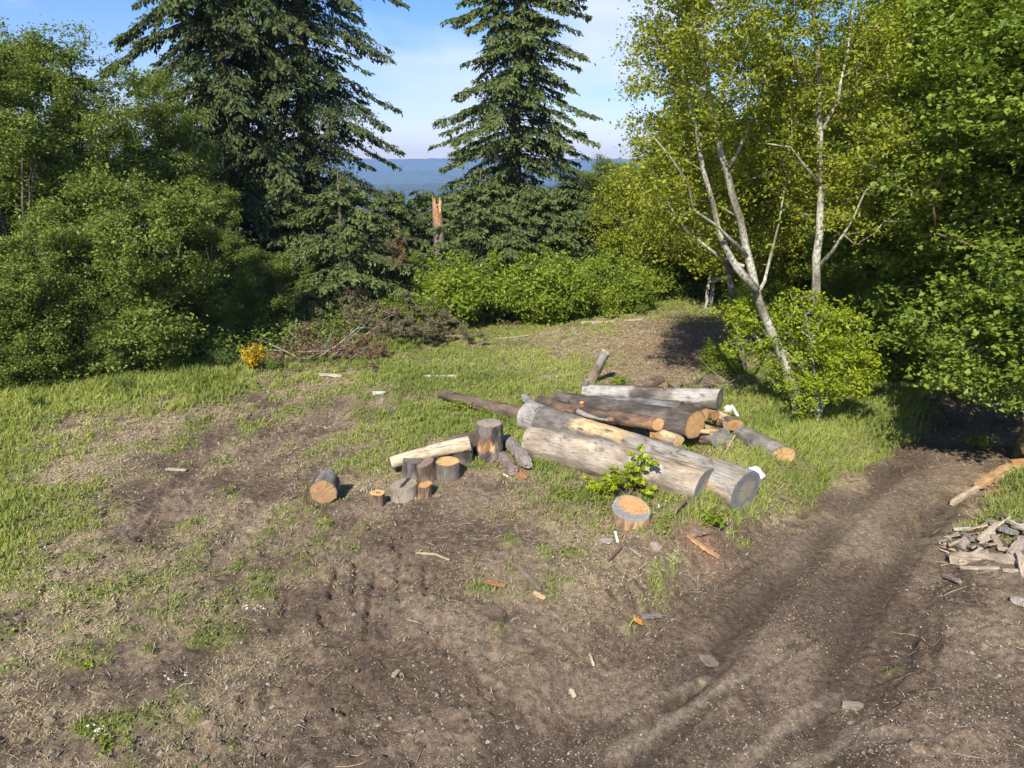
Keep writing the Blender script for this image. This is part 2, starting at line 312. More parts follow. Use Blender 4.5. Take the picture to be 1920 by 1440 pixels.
GX0, GX1, GY0, GY1, GST = -26.0, 26.0, 3.0, 33.0, .045
_mx = np.arange(GX0, GX1, GST); _my = np.arange(GY0, GY1, GST); _MX, _MY = np.meshgrid(_mx, _my)
MAPR, MAPG = grass_density(_MX, _MY); MAPS = straw_map(_MX, _MY, MAPR, MAPG); MAPB = bark_map(_MX, _MY); MAPRD = in_road(_MX, _MY)
def look(M, x, y):
    fx = np.clip((x-GX0)/GST, 0, M.shape[1]-1.001); fy = np.clip((y-GY0)/GST, 0, M.shape[0]-1.001); ix = fx.astype(int); iy = fy.astype(int); fx = fx-ix; fy = fy-iy
    return (M[iy, ix]*(1-fx)+M[iy, ix+1]*fx)*(1-fy) + (M[iy+1, ix]*(1-fx)+M[iy+1, ix+1]*fx)*fy
# ------------------------------------------------------------------ ground sheet
def axis(segs):
    out = [segs[0][0]]
    for a, b, s0, s1 in segs:
        p = a; L_ = b-a
        while p < b-1e-6:
            s = s0+(s1-s0)*(p-a)/L_; p = min(p+s, b); out.append(p)
    return np.array(out)
gxs = axis([(-6500, -300, 400, 60), (-300, -40, 30, 3), (-40, -14, 1.2, .25), (-14, -6, .14, .06), (-6, 7, .032, .032), (7, 15, .06, .14), (15, 40, .25, 1.2), (40, 300, 3, 30), (300, 6500, 60, 400)])
gys = axis([(-60, 0, 6, 1.2), (0, 4.5, .5, .12), (4.5, 9, .030, .034), (9, 14, .036, .06), (14, 24, .08, .16), (24, 40, .3, 1.2), (40, 300, 3, 24), (300, 2600, 40, 200)])
X, Y = np.meshgrid(gxs, gys); shp = X.shape; X = X.ravel(); Y = Y.ravel()
Z = relief(X, Y)
near = (np.abs(X) < 18) & (Y > 3) & (Y < 32)
xn, yn = X[near], Y[near]
r_, g_, s_, b_, rd = [look(M_, xn, yn) for M_ in (MAPR, MAPG, MAPS, MAPB, MAPRD)]
soft = sstep(.9, 1.6, rd)
clod = (fbm(xn, yn, 5, 4, 81, .62)-.5)*.10*(.35+.65*soft) + np.maximum(fbm(xn, yn, 13, 2, 91)-.56, 0)*.16*(.3+.7*soft)*(.5+fbm(xn, yn, .6, 2, 95))
dz = clod.copy(); rut = np.zeros_like(xn)
for pts, w, dep in RUTS:
    d = polyd(xn, yn, pts) + .05*(fbm(xn, yn, 3, 2, 99)-.5); k = np.exp(-(d/w)**2); rut = np.maximum(rut, k); dz = dz*(1-.8*k) - dep*1.15*k + dep*.5*np.exp(-((d-w*1.7)/(w*.5))**2) - .022*np.exp(-((d-w*.95)/.022)**2)*(fbm(xn, yn, 2.5, 2, 90) > .45)
for pts in GOUGE:
    d = polyd(xn, yn, pts) + .035*(fbm(xn, yn, 9, 2, 98)-.5); brk = sstep(.22, .40, fbm(xn, yn, 3.3, 2, 92)); dz = dz - .07*brk*np.exp(-(d/.030)**2) + .02*np.exp(-((d-.08)/.04)**2)*fbm(xn, yn, 12, 2, 97); rut = np.maximum(rut, .4*np.exp(-(d/.05)**2))
for t in TRACKS: d = polyd(xn, yn, t); dz = dz - .03*np.exp(-(d/.2)**2)
dusty = np.zeros_like(xn)
for pts in LIGHT_RIDGE: d = polyd(xn, yn, pts) + .10*(fbm(xn, yn, 5, 3, 96)-.5); k = np.exp(-(d/.07)**2); dusty = np.maximum(dusty, k*.9); dz = dz + .018*k
ppx, ppy = proj(xn, yn)
dusty = np.maximum(dusty, .8*ell(ppx, ppy, 770, 1150, 60, 22)); dusty = np.maximum(dusty, .55*ell(ppx, ppy, 1590, 1350, 190, 70)*sstep(.4, .6, fbm(xn, yn, 1.7, 4, 93))); dusty = np.maximum(dusty, .5*ell(ppx, ppy, 1850, 1200, 120, 90)*sstep(.35, .6, fbm(xn, yn, 1.9, 4, 94)))
dusty = np.maximum(dusty, .6*ell(ppx, ppy, 1620, 960, 60, 60)); dusty = np.maximum(dusty, .45*ell(ppx, ppy, 1480, 1010, 60, 40))
dz = dz + .03*r_
Z[near] += dz
# colour of the earth, litter and turf (what the surface itself is made of)
n1 = fbm(X, Y, 1.3, 5, 101, .6); n2 = fbm(X, Y, 9, 3, 111, .65)
c_soil = np.array([.108, .077, .053]); c_soil2 = np.array([.215, .160, .110]); c_wet = np.array([.078, .058, .042]); c_straw = np.array([.38, .305, .18]); c_turf = np.array([.165, .165, .06]); c_bark = np.array([.25, .155, .095]); c_dust = np.array([.26, .205, .145]); c_forest = np.array([.05, .055, .025])
def mixc(a, b, t): return a*(1-t[:, None]) + b*t[:, None]
C = mixc(np.tile(c_forest, (len(X), 1)), np.tile(c_forest*1.3, (len(X), 1)), n1)
cn_ = mixc(np.tile(c_soil, (len(xn), 1)), c_soil2, sstep(.38, .68, n1[near])*.8)
cn_ = mixc(cn_, c_wet, rut*.7*soft + rut*.92*(1-soft)); cn_ = mixc(cn_, c_dust, dusty*(.5+.5*n2[near]))
cn_ = mixc(cn_, c_bark, b_*(.55+.45*n2[near])); cn_ = mixc(cn_, c_straw, s_*sstep(.3, .6, n2[near])*.85); cn_ = mixc(cn_, c_turf, r_*.8)
far_f = sstep(24, 30, yn-3*sstep(0, 10, xn)); cn_ = mixc(cn_, c_forest, far_f); C[near] = cn_
A = np.ones(len(X)); A[near] = np.clip(1-r_*.8, 0, 1)            # chips show where turf does not
ny, nx = shp; i = np.arange(ny-1)[:, None]*nx; j = np.arange(nx-1)[None, :]
F = np.stack([i+j, i+j+1, i+nx+j+1, i+nx+j], -1).reshape(-1, 4)
fcx = X[F].mean(1); fcy = Y[F].mean(1); isroad = (polyd(fcx, fcy, ROAD) < 1.25) & (fcy > 2) & (fcy < 20)
def soil_mat():
    m, nt = newmat('earth'); out = N(nt, 'ShaderNodeOutputMaterial'); p = N(nt, 'ShaderNodeBsdfPrincipled'); L(nt, p.outputs[0], out.inputs[0]); p.inputs['Roughness'].default_value = .95; p.inputs['Specular IOR Level'].default_value = .15
    at_ = N(nt, 'ShaderNodeAttribute', attribute_name='Col'); tx = N(nt, 'ShaderNodeTexCoord')
    n1 = N(nt, 'ShaderNodeTexNoise'); n1.inputs['Scale'].default_value = 14; n1.inputs['Detail'].default_value = 9; n1.inputs['Roughness'].default_value = .72; L(nt, tx.outputs['Object'], n1.inputs[0])
    mr = N(nt, 'ShaderNodeMapRange'); mr.inputs[1].default_value = .32; mr.inputs[2].default_value = .68; mr.inputs[3].default_value = .45; mr.inputs[4].default_value = 1.55; L(nt, n1.outputs[0], mr.inputs[0])
    mu = N(nt, 'ShaderNodeMixRGB', blend_type='MULTIPLY'); mu.inputs[0].default_value = 1; L(nt, at_.outputs['Color'], mu.inputs[1]); L(nt, mr.outputs[0], mu.inputs[2])
    nf_ = N(nt, 'ShaderNodeTexNoise'); nf_.inputs['Scale'].default_value = 75; nf_.inputs['Detail'].default_value = 4; nf_.inputs['Roughness'].default_value = .8; L(nt, tx.outputs['Object'], nf_.inputs[0])
    mf = N(nt, 'ShaderNodeMapRange'); mf.inputs[1].default_value = .36; mf.inputs[2].default_value = .64; mf.inputs[3].default_value = .5; mf.inputs[4].default_value = 1.5; L(nt, nf_.outputs[0], mf.inputs[0])
    mu0 = mu; mu = N(nt, 'ShaderNodeMixRGB', blend_type='MULTIPLY'); mu.inputs[0].default_value = 1; L(nt, mu0.outputs[0], mu.inputs[1]); L(nt, mf.outputs[0], mu.inputs[2])
    # pale grit
    vo = N(nt, 'ShaderNodeTexVoronoi'); vo.inputs['Scale'].default_value = 34; L(nt, tx.outputs['Object'], vo.inputs[0])
    lt = N(nt, 'ShaderNodeMapRange'); lt.inputs[1].default_value = .16; lt.inputs[2].default_value = .24; lt.inputs[3].default_value = 1; lt.inputs[4].default_value = 0; L(nt, vo.outputs['Distance'], lt.inputs[0])
    sc = N(nt, 'ShaderNodeSeparateColor'); L(nt, vo.outputs['Color'], sc.inputs[0]); gt = N(nt, 'ShaderNodeMath', operation='GREATER_THAN'); gt.inputs[1].default_value = .80; L(nt, sc.outputs[0], gt.inputs[0])
    m1 = N(nt, 'ShaderNodeMath', operation='MULTIPLY'); L(nt, lt.outputs[0], m1.inputs[0]); L(nt, gt.outputs[0], m1.inputs[1]); m2 = N(nt, 'ShaderNodeMath', operation='MULTIPLY'); L(nt, m1.outputs[0], m2.inputs[0]); L(nt, at_.outputs['Alpha'], m2.inputs[1])
    m3 = N(nt, 'ShaderNodeMath', operation='MULTIPLY'); m3.inputs[1].default_value = .75; L(nt, m2.outputs[0], m3.inputs[0])
    mx = N(nt, 'ShaderNodeMixRGB'); mx.inputs[2].default_value = (.27, .22, .155, 1); L(nt, m3.outputs[0], mx.inputs[0]); L(nt, mu.outputs[0], mx.inputs[1]); L(nt, mx.outputs[0], p.inputs['Base Color'])
    bp = N(nt, 'ShaderNodeBump'); bp.inputs['Strength'].default_value = .9; bp.inputs['Distance'].default_value = .035; hsum = N(nt, 'ShaderNodeMath', operation='MULTIPLY_ADD'); hsum.inputs[1].default_value = .35; L(nt, nf_.outputs[0], hsum.inputs[0]); L(nt, n1.outputs[0], hsum.inputs[2]); L(nt, hsum.outputs[0], bp.inputs['Height']); L(nt, bp.outputs[0], p.inputs['Normal'])
    return m
M_soil = soil_mat()
V = np.stack([X, Y, Z], 1); CC = np.hstack([C, A[:, None]])
def sub_sheet(name, mask):
    f = F[mask]; used = np.unique(f); mp_ = np.full(len(V), -1); mp_[used] = np.arange(len(used)); g = Geo(); g.add(V[used], mp_[f], CC[used]); o = g.build(name, M_soil); o['kind'] = 'structure'; return o
sub_sheet('ground', ~isroad); sub_sheet('dirt_track', isroad)
# helper for final surface height (incl. detail) by grid lookup
Zg = Z.reshape(shp)
def surf(x, y):
    x = np.asarray(x, float); y = np.asarray(y, float)
    ix = np.clip(np.searchsorted(gxs, x)-1, 0, nx-2); iy = np.clip(np.searchsorted(gys, y)-1, 0, ny-2)
    fx = (x-gxs[ix])/(gxs[ix+1]-gxs[ix]); fy = (y-gys[iy])/(gys[iy+1]-gys[iy])
    return (Zg[iy, ix]*(1-fx)+Zg[iy, ix+1]*fx)*(1-fy) + (Zg[iy+1, ix]*(1-fx)+Zg[iy+1, ix+1]*fx)*fy

# far hills across the valley
def hills():
    g = Geo()
    for (Y0, pyt, seed, amp) in ((2700, 345, 3, 18), (4200, 318, 4, 40), (5600, 296, 5, 26)):
        xs = np.linspace(-6300, 6300, 420); ys = np.linspace(Y0-500, Y0+500, 26); HX, HY = np.meshgrid(xs, ys)
        zt = topz(pyt, Y0); prof = np.clip(1-np.abs((HY-Y0)/500)**1.4, 0, 1)
        HZ = -100 + (zt+100)*prof + amp*(fbm(HX, HY, .0012, 5, seed)-.5)*prof*1.6 + 14*(fbm(HX, HY, .02, 3, seed+9)-.5)*prof
        n_ = HX.shape; i = np.arange(n_[0]-1)[:, None]*n_[1]; j = np.arange(n_[1]-1)[None, :]
        Fh = np.stack([i+j, i+j+1, i+n_[1]+j+1, i+n_[1]+j], -1).reshape(-1, 4)
        nn = fbm(HX, HY, .004, 4, seed+20).ravel(); col = np.outer(1-nn, [.03, .05, .022]) + np.outer(nn, [.075, .10, .045])
        g.add(np.stack([HX, HY, HZ], -1).reshape(-1, 3), Fh, col)
    m = surf_mat('hill_forest', obj_scale=(.02, .02, .02), amt=.5, bump=.6, bdist=8)[0]
    o = g.build('hills', m); o['kind'] = 'structure'
hills()

# ------------------------------------------------------------------ foliage
def unit(v): return v/(np.linalg.norm(v, axis=-1, keepdims=True)+1e-9)
def leaves(g, c, size, var, rng, up=1.2, aspect=.62, droop=.35):
    n = len(c); sz = size*(.55+.95*rng.random(n)**1.5)[:, None]
    nrm = unit(rng.normal(0, 1, (n, 3)) + np.array([0, 0, up])); d = rng.normal(0, 1, (n, 3)); d[:, 2] -= droop; d = unit(d - nrm*(d*nrm).sum(1)[:, None]); s = np.cross(d, nrm)
    v = np.stack([c-d*sz*.5, c+s*sz*aspect*.5+nrm*sz*.10, c+d*sz*.5-nrm*sz*.10, c-s*sz*aspect*.5+nrm*sz*.10], 1).reshape(-1, 3)
    f = np.arange(4*n).reshape(-1, 4); col = np.repeat(np.clip(var, 0, 1), 4); g.add(v, f, np.stack([col, col, col, np.ones_like(col)], 1))
def grow(trunks, targets, rng, r_tip=.006, step=.35, wander=.10, powr=.5, sag=.0):
    """trunks: list of (points, r0, r1). Connect every target to the nearest point of the growing skeleton."""
    pos = []; par = []; rfix = []; chains = []
    for pts, r0, r1 in trunks:
        pts = [Vector(p) for p in pts]; P = []
        for a, b in zip(pts[:-1], pts[1:]):
            k = max(1, int((b-a).length/step)); P += [a.lerp(b, i/k) for i in range(k)]
        P.append(pts[-1]); ch = []
        for i, p in enumerate(P):
            t = i/(len(P)-1); q = p + Vector(rng.normal(0, .018, 3))*(0 if i == 0 else 1)
            ch.append(len(pos)); pos.append(tuple(q)); par.append(len(pos)-2 if i else -1); rfix.append(r0*(1-t)+r1*t)
        chains.append(ch)
    if len(targets):
        nt_ = len(pos); T = np.array(targets); d0 = np.min(np.linalg.norm(T[:, None]-np.array(pos)[None], axis=2), axis=1); order = np.argsort(d0)
        arr = np.zeros((nt_+len(T)*14, 3)); arr[:nt_] = pos
        for ti in order:
            t = T[ti]; n = len(pos); D = arr[:n]-t; dist = np.linalg.norm(D, axis=1) + np.maximum(D[:, 2], 0)*1.1 + (np.arange(n) < nt_)*(-.0)
            j = int(np.argmin(dist)); a = arr[j].copy(); L_ = np.linalg.norm(t-a); k = int(np.clip(round(L_/step), 1, 12)); ch = [j]; last = j
            side = rng.normal(0, wander*L_, 3); 
            for q in range(1, k+1):
                s = q/k; p = a*(1-s)+t*s + side*math.sin(math.pi*s) + np.array([0, 0, .10*L_*math.sin(math.pi*s)]) + (rng.normal(0, .02, 3) if q < k else 0)
                if len(pos) >= len(arr): break
                arr[len(pos)] = p; pos.append(tuple(p)); par.append(last); rfix.append(0); last = len(pos)-1; ch.append(last)
            chains.append(ch)
    n = len(pos); cnt = np.zeros(n); cnt[-1] = 1
    isend = np.ones(n, bool)
    for i, p in enumerate(par):
        if p >= 0: isend[p] = False
    cnt[isend] = 1
    for i in range(n-1, -1, -1):
        if par[i] >= 0: cnt[par[i]] += cnt[i]
    R = np.maximum(r_tip*np.maximum(cnt, 1)**powr, 0); rf = np.array(rfix); R = np.where(rf > 0, rf, R)
    return np.array(pos), chains, R, rf > 0
def wood(g, pos, chains, R, fixed, cols, rng, sides=5):
    for ch in chains:
        P = pos[ch]; r = R[ch].copy()
        if not fixed[ch[-1]] and len(ch) > 1: r[0] = min(r[0], r[1]*1.25)
        if len(P) < 2: continue
        sd_ = 10 if fixed[ch[-1]] else (5 if r[0] > .02 else 4)
        if fixed[ch[-1]] and len(ch) > 4: r = r*(1+.10*(rng.random(len(r))-.5)); r[0] *= 1.35; r[1] *= 1.12
        v, f = tube(P, r, sd_, cap=True)
        nn = fbm3(v[:, 0], v[:, 1], v[:, 2], 7.0, 3, 7); t = sstep(.42, .58, nn)[:, None]
        g.add(v, f, np.asarray(cols[0])*(1-t)+np.asarray(cols[1])*t)
def in_ells(ells, n, rng, shell=.5, seed=1, gap=.42, nf=.7):
    out = []; tot = sum(e[1][0]*e[1][1]*e[1][2] for e in ells)
    for c, r in ells:
        k = int(n*r[0]*r[1]*r[2]/tot)+1; d = unit(rng.normal(0, 1, (k*3, 3))); rad = rng.random(k*3)**(1/3); rad = rad*(1-shell)+shell*rng.random(k*3)**.15
        p = np.array(c)+d*rad[:, None]*np.array(r); p = p+rng.normal(0, .15, p.shape)*np.array(r)*(rng.random((len(p), 1)) < .45); q = fbm3(p[:, 0]+seed*7.7, p[:, 1], p[:, 2], nf, 2, seed); p = p[q > gap][:k]; out.append(p)
    return np.vstack(out)
def leafed(root_name, label, cat, loc, trunks, ells, ncl, nleaf, cr_, size, mat, cols, seed, group=None, shell=.45, gap=.42, up=1.2, aspect=.62, r_tip=.006, extra_along=0.3, powr=.5, wander=.1, flat=.6, nf=.7, step=.35, zmin=.15, trunk_name='trunk', crown_name='crown'):
    rng = np.random.default_rng(seed); T = in_ells(ells, ncl, rng, shell, seed, gap, nf); T = T[T[:, 2] > zmin]
    pos, ch, R, fx = grow(trunks, T, rng, r_tip=r_tip, powr=powr, wander=wander, step=step)
    t = thing(root_name, label, cat, loc, 0, group)
    g = Geo(); wood(g, pos, ch, R, fx, cols, rng); g.build(trunk_name, M_bark, t)
    g = Geo(); n = len(T); cid = np.repeat(np.arange(n), nleaf); cvar = rng.random(n)
    cs = rng.uniform(.7, 1.35, n)
    c = T[cid] + rng.normal(0, 1, (len(cid), 3))*np.array([cr_, cr_, cr_*flat])*cs[cid][:, None]; var = .5*cvar[cid]+.5*rng.random(len(cid))
    if extra_along > 0:
        k = int(len(cid)*extra_along); thin = np.where((R < .03))[0]; q = rng.choice(thin, k); c2 = pos[q]+rng.normal(0, cr_*.45, (k, 3)); c = np.vstack([c, c2]); var = np.concatenate([var, rng.random(k)])
    keep = c[:, 2] > .02; c = c[keep]; var = var[keep]
    leaves(g, c, size, var, rng, up, aspect); g.build(crown_name, mat, t, smooth=False)
    return t
GREYBARK = ((.13, .12, .10), (.36, .34, .30)); DARKBARK = ((.07, .055, .042), (.14, .115, .09)); LICHEN = ((.13, .12, .085), (.38, .37, .30)); MOSSY = ((.11, .10, .03), (.13, .085, .045))

def conifer(name, label, loc, H, R, z0, seed, mat, droop=.35, dens=1.0, group=None, bark=DARKBARK, r0=.22, lean=(0, 0), top_pow=.8, spray=.17, irregular=.35, lean_b=0):
    rng = np.random.default_rng(seed); t = thing(name, label, 'tree', loc, 0, group); gt = Geo(); gc = Geo()
    zs = np.linspace(-.3, H, 26); tr = np.stack([lean[0]*zs/H+.06*np.sin(zs*.7+seed), lean[1]*zs/H+.05*np.cos(zs*.9), zs], 1)
    v, f = tube(tr, r0*(1-zs.clip(0)/H)**.8+.015, 12); nn = fbm3(v[:, 0], v[:, 1], v[:, 2]*.3, 6, 3, seed)[:, None]; gt.add(v, f, np.array(bark[0])*(1-nn)+np.array(bark[1])*nn)
    z = z0; C_ = []; D_ = []; Vr = []; az = rng.random()*6.28
    while z < H-.15:
        t_ = (z-z0)/(H-z0); Lb = R*(1-t_)**top_pow
        for _ in range(4):
            az += 2.4+rng.normal(0, .35); Lk = Lb*rng.uniform(1-irregular*1.4, 1+irregular*.5)+.12; zz = z+rng.uniform(-.15, .15)
            if Lk < .1: continue
            d = np.array([math.cos(az), math.sin(az), 0]); sd_ = np.array([-d[1], d[0], 0]); rise = rng.uniform(.05, .25); k = 9; s = np.linspace(0, 1, k)
            c0 = np.array([np.interp(zz, zs, tr[:, 0]), np.interp(zz, zs, tr[:, 1]), zz])
            bend = rng.normal(0, .08)
            P = c0 + np.outer(s*Lk, d) + np.outer(s*s*Lk*bend, sd_) + np.outer(Lk*(rise*s - (droop+rise)*s**1.8 + .12*s**5), [0, 0, 1])
            v, f = tube(P, .005+.018*Lk/3*(1-s)+.004, 4, cap=False); gt.add(v, f, np.array(bark[0])*.9)
            # side twigs
            nt_ = max(4, int(Lk*9*dens)); st = rng.uniform(.10, 1.0, nt_); base = np.stack([np.interp(st, s, P[:, q]) for q in range(3)], 1)
            sg = rng.choice([-1, 1], nt_)[:, None]; tl = (Lk*.34*(1.08-st)+.14)*rng.uniform(.6, 1.2, nt_)
            td = unit(d*rng.uniform(.5, 1.1, (nt_, 1)) + sd_*sg*rng.uniform(.4, 1.1, (nt_, 1)) + np.array([0, 0, -.18-droop*.5])*rng.uniform(.3, 1.4, (nt_, 1)))
            m = max(3, int(8.5*dens)); q = np.linspace(.1, 1.05, m)
            pts = base[:, None]+td[:, None]*(tl[:, None]*q[None])[..., None]; pts[..., 2] -= (.25*droop*tl[:, None]*q[None]**2)
            pts = pts.reshape(-1, 3); tdr = np.repeat(td, m, 0); n = len(pts)
            dd = unit(tdr + rng.normal(0, .45, (n, 3)) + np.array([0, 0, -.25-droop*.9])); C_.append(pts+rng.normal(0, .02, (n, 3))); D_.append(dd); Vr.append(np.repeat(rng.random(nt_)*.5, m)+.3*st.repeat(m)+rng.random(n)*.25)
        z += rng.uniform(.12, .23)*(1+.25*Lb/3)
    C_ = np.vstack(C_); D_ = np.vstack(D_); var = np.concatenate(Vr); n = len(C_)
    ln = spray*rng.uniform(.6, 1.3, n)[:, None]; wd = ln*rng.uniform(.14, .26, (n, 1)); nr = unit(np.array([0, 0, 1.])+rng.normal(0, .55, (n, 3))); s_ = unit(np.cross(D_, nr))
    v = np.stack([C_-s_*wd*.35, C_+D_*ln*.5-s_*wd, C_+D_*ln, C_+D_*ln*.5+s_*wd], 1).reshape(-1, 3); f = np.arange(4*n).reshape(-1, 4); cc = np.repeat(np.clip(var, 0, 1), 4)
    gc.add(v, f, np.stack([cc, cc, cc, cc*0+1], 1)); gt.build('trunk', M_bark, t); gc.build('crown', mat, t, smooth=False)
    return t
# ------------------------------------------------------------------ trees: conifers
PINK = ((.12, .085, .06), (.22, .17, .13))
G_CON = 'conifers beyond the clearing'
def place_h(px, Y, pyt):
    b = gx(px, Y); return b, topz(pyt, Y)-b.z
b = gx(462, 29); conifer('conifer_tree', 'tall dark drooping conifer with a bare upper trunk, left one of the towering pair', b, 27, 3.5, 1.6, 11, M_fir_dark, top_pow=.32, droop=.62, dens=1.6, group=G_CON, r0=.34, lean=(.2, 0), irregular=.62, spray=.19)
b = gx(604, 30.5); conifer('conifer_tree', 'tall conifer with long outstretched right branches, right one of the towering pair', b, 28, 3.9, 2.4, 12, M_fir_dark, top_pow=.40, droop=.46, dens=1.5, group=G_CON, r0=.36, lean=(-.2, 0), irregular=.66, spray=.155)
b = gx(968, 32); CON_C = conifer('conifer_tree', 'tall tapering conifer standing alone against the sky in the centre', b, 26, 3.5, 2.0, 13, M_fir, top_pow=.55, droop=.38, dens=1.6, group=G_CON, r0=.27, irregular=.45, spray=.17)
b, h = place_h(655, 24.5, 322); CON_Y = conifer('conifer_tree', 'young wide conifer in front of the towering pair, above the brush pile', b, h, 3.0, .6, 14, M_fir, droop=.30, dens=1.7, group=G_CON, r0=.16, top_pow=.6, spray=.155)
Hy = h
b, h = place_h(905, 26.5, 318); CON_Z = conifer('conifer_tree', 'young bushy conifer right of the broken snag', b, h, 2.7, .5, 15, M_fir, droop=.30, dens=1.7, group=G_CON, r0=.15, top_pow=.6, spray=.155); Hz = h
for src, Hs, px, Y, pyt, rz, lab in ((CON_Y, Hy, 560, 27.5, 330, 2.1, 'young conifer beneath the left trunk of the towering pair'), (CON_Z, Hz, 1005, 28.5, 345, 1.0, 'young conifer at the foot of the lone tall conifer'),
        (CON_Y, Hy, 735, 29, 345, 4.0, 'small shaded conifer left of the broken snag'), (CON_Z, Hz, 1065, 31, 330, 3.0, 'dark young conifer right of the lone tall conifer'), (CON_Y, Hy, 960, 25.2, 425, 5.0, 'lowest young conifer right above the bright green hedge'),
        (CON_C, 26, 1262, 40, -60, 1.3, 'dark conifer top showing behind the yellow-green trees'), (CON_Z, Hz, 800, 33, 350, 2.2, 'bluish small conifer behind the broken snag'), (CON_Z, Hz, 440, 24.5, 400, 4.4, 'low grey-green conifer below the drooping tree'), (CON_Y, Hy, 1650, 30, -40, 2, 'dark conifer hidden behind the maples')):
    b, h = place_h(px, Y, pyt); dup(src, b, rz, h/Hs, lab, G_CON)

# ------------------------------------------------------------------ trees: left broadleaf wall (alders)
G_ALD = 'leafy trees along the left edge'
def alder(seed, label, loc, H, W):
    tr = [((0, 0, -.2), (.1, 0, H*.3), (-.05, .1, H*.6), (.05, 0, H*.9))]
    rng = random.Random(seed); trunks = [(tr[0], .11, .02)]
    for k in range(4):
        a = rng.random()*6.28; trunks.append((((.15*math.cos(a), .15*math.sin(a), -.2), (.5*math.cos(a), .5*math.sin(a), H*.3), (W*.5*math.cos(a), W*.5*math.sin(a), H*.72)), .07, .015))
    ells = []
    for k in range(15):
        zf = .12+.80*(k+rng.random())/15; a = k*2.4+rng.random(); wr = W*(1.05-.55*zf**2); q = wr*rng.uniform(.15, .75); rr = W*rng.uniform(.26, .46)*(1.1-.4*zf); ells.append(((q*math.cos(a), q*math.sin(a), zf*H), (rr*1.15, rr*1.15, rr*rng.uniform(.7, 1.1))))
    ells.append(((0, 0, H*.93), (W*.2, W*.2, H*.07)))
    return leafed('alder_tree', label, 'tree', loc, trunks, ells, 900, 66, .165, .082, M_alder, DARKBARK, seed, G_ALD, gap=.43, nf=.95, flat=.5, shell=.3, up=1.4)
b, h = place_h(215, 21, 35); AL1 = alder(21, 'tallest leafy tree of the left wall, its crown against the sky', b, h, 2.9); H1 = h
b, h = place_h(55, 18.5, 10); AL2 = alder(22, 'leafy tree at the left border with twigs touching the picture corner', b, h, 2.6); H2 = h
b, h = place_h(290, 18.2, 330); AL3 = alder(23, 'rounded leafy tree with bright clumps in front of the left wall', b, h, 2.2); H3 = h
for src, Hs, px, Y, pyt, rz, lab in ((AL1, H1, 345, 24, 120, 2.0, 'leafy tree of the left wall stepping down towards the drooping conifer'), (AL2, H2, 130, 24, 20, 1.0, 'leafy tree deep in the left wall behind the tallest one'), (AL1, H1, -60, 20, 60, 4.2, 'leafy tree cut by the left picture border'),
        (AL3, H3, 120, 17.0, 430, 3.0, 'dark lower leafy tree above the tall grass on the left'), (AL3, H3, 10, 16.2, 470, .8, 'dark lower leafy tree at the lower left border'), (AL1, H1, 400, 26.5, 235, 4.4, 'leafy tree tucked against the trunk of the drooping conifer'), (AL2, H2, 420, 22.5, 330, 5.0, 'mid-height leafy tree below the drooping conifer'),
        (AL3, H3, 215, 17.2, 560, 2.0, 'low shaded leafy tree behind the tall edge grass'), (AL3, H3, 400, 19.5, 520, 3.6, 'shaded leafy tree above the yellow flowering broom'), (AL3, H3, 500, 21.5, 470, 5.5, 'shaded leafy tree right of the yellow flowering broom'), (AL2, H2, 590, 24, 480, 2.9, 'small leafy tree under the young wide conifer'),
        (AL1, H1, 30, 29, 50, 3.0, 'hindmost leafy tree of the left wall'), (AL3, H3, 700, 26.5, 500, 1.2, 'small shaded leafy tree left of the snag foot'), (AL2, H2, 755, 35, 352, 2.2, 'dark leafy treetop far behind the hanging dead branch'), (AL1, H1, 850, 38, 350, .7, 'dark leafy treetop far behind the snag'), (AL2, H2, 1068, 33.5, 312, 5.1, 'leafy tree tight against the right side of the lone conifer'), (AL1, H1, 1120, 31, 285, 3.7, 'leafy tree behind the gap right of the lone conifer'), (AL3, H3, 780, 28, 470, 4.5, 'dark leafy bush directly left of the snag'), (AL3, H3, 320, 17.8, 600, .3, 'lowest leafy clump beside the edge grass')):
    b, h = place_h(px, Y, pyt); dup(src, b, rz, h/Hs, lab, G_ALD)

# ------------------------------------------------------------------ bright hedge of shrubs behind the clearing
G_SH = 'bright green shrubs of the hedge'
def shrub(seed, label, loc, H, W, mat=M_shrub, name='shrub', group=G_SH, ncl=270, nl=52, size=.115, cr_=.15, gap=.44):
    rng = random.Random(seed); tr = []
    for k in range(9):
        a = rng.random()*6.28; q = rng.uniform(.3, .8)*W; tr.append((((.12*math.cos(a), .12*math.sin(a), -.1), (.4*q*math.cos(a), .4*q*math.sin(a), H*.45), (q*math.cos(a), q*math.sin(a), H*.85)), .02, .006))
    ells = [((0, 0, H*.45), (W, W, H*.52)), ((.4*W, -.2*W, H*.35), (W*.7, W*.6, H*.42)), ((-.4*W, -.2*W, H*.35), (W*.7, W*.6, H*.42))]
    for k in range(7):
        a = rng.random()*6.28; q = rng.uniform(.1, .8)*W; ells.append(((q*math.cos(a), q*math.sin(a), H*rng.uniform(.75, .95)), (W*.16, W*.16, H*rng.uniform(.15, .32))))
    return leafed(name, label, 'shrub', loc, tr, ells, ncl, nl, cr_, size, mat, DARKBARK, seed, group, shell=.6, gap=gap, flat=.7, step=.3, zmin=.1, trunk_name='stems', crown_name='foliage')
def gph(px, pyb, pyt):
    b = gp(px, pyb); return b, topz(pyt, b.y)-b.z
b, h = gph(880, 612, 500); SH1 = shrub(31, 'bright shrub at the left end of the hedge', b, h, 1.35); s1 = h
b, h = gph(985, 605, 495); SH2 = shrub(32, 'bright shrub in the left middle of the hedge', b, h, 1.4); s2 = h
b, h = gph(1075, 592, 480); SH3 = shrub(33, 'tall bright shrub in the right middle of the hedge', b, h, 1.5); s3 = h
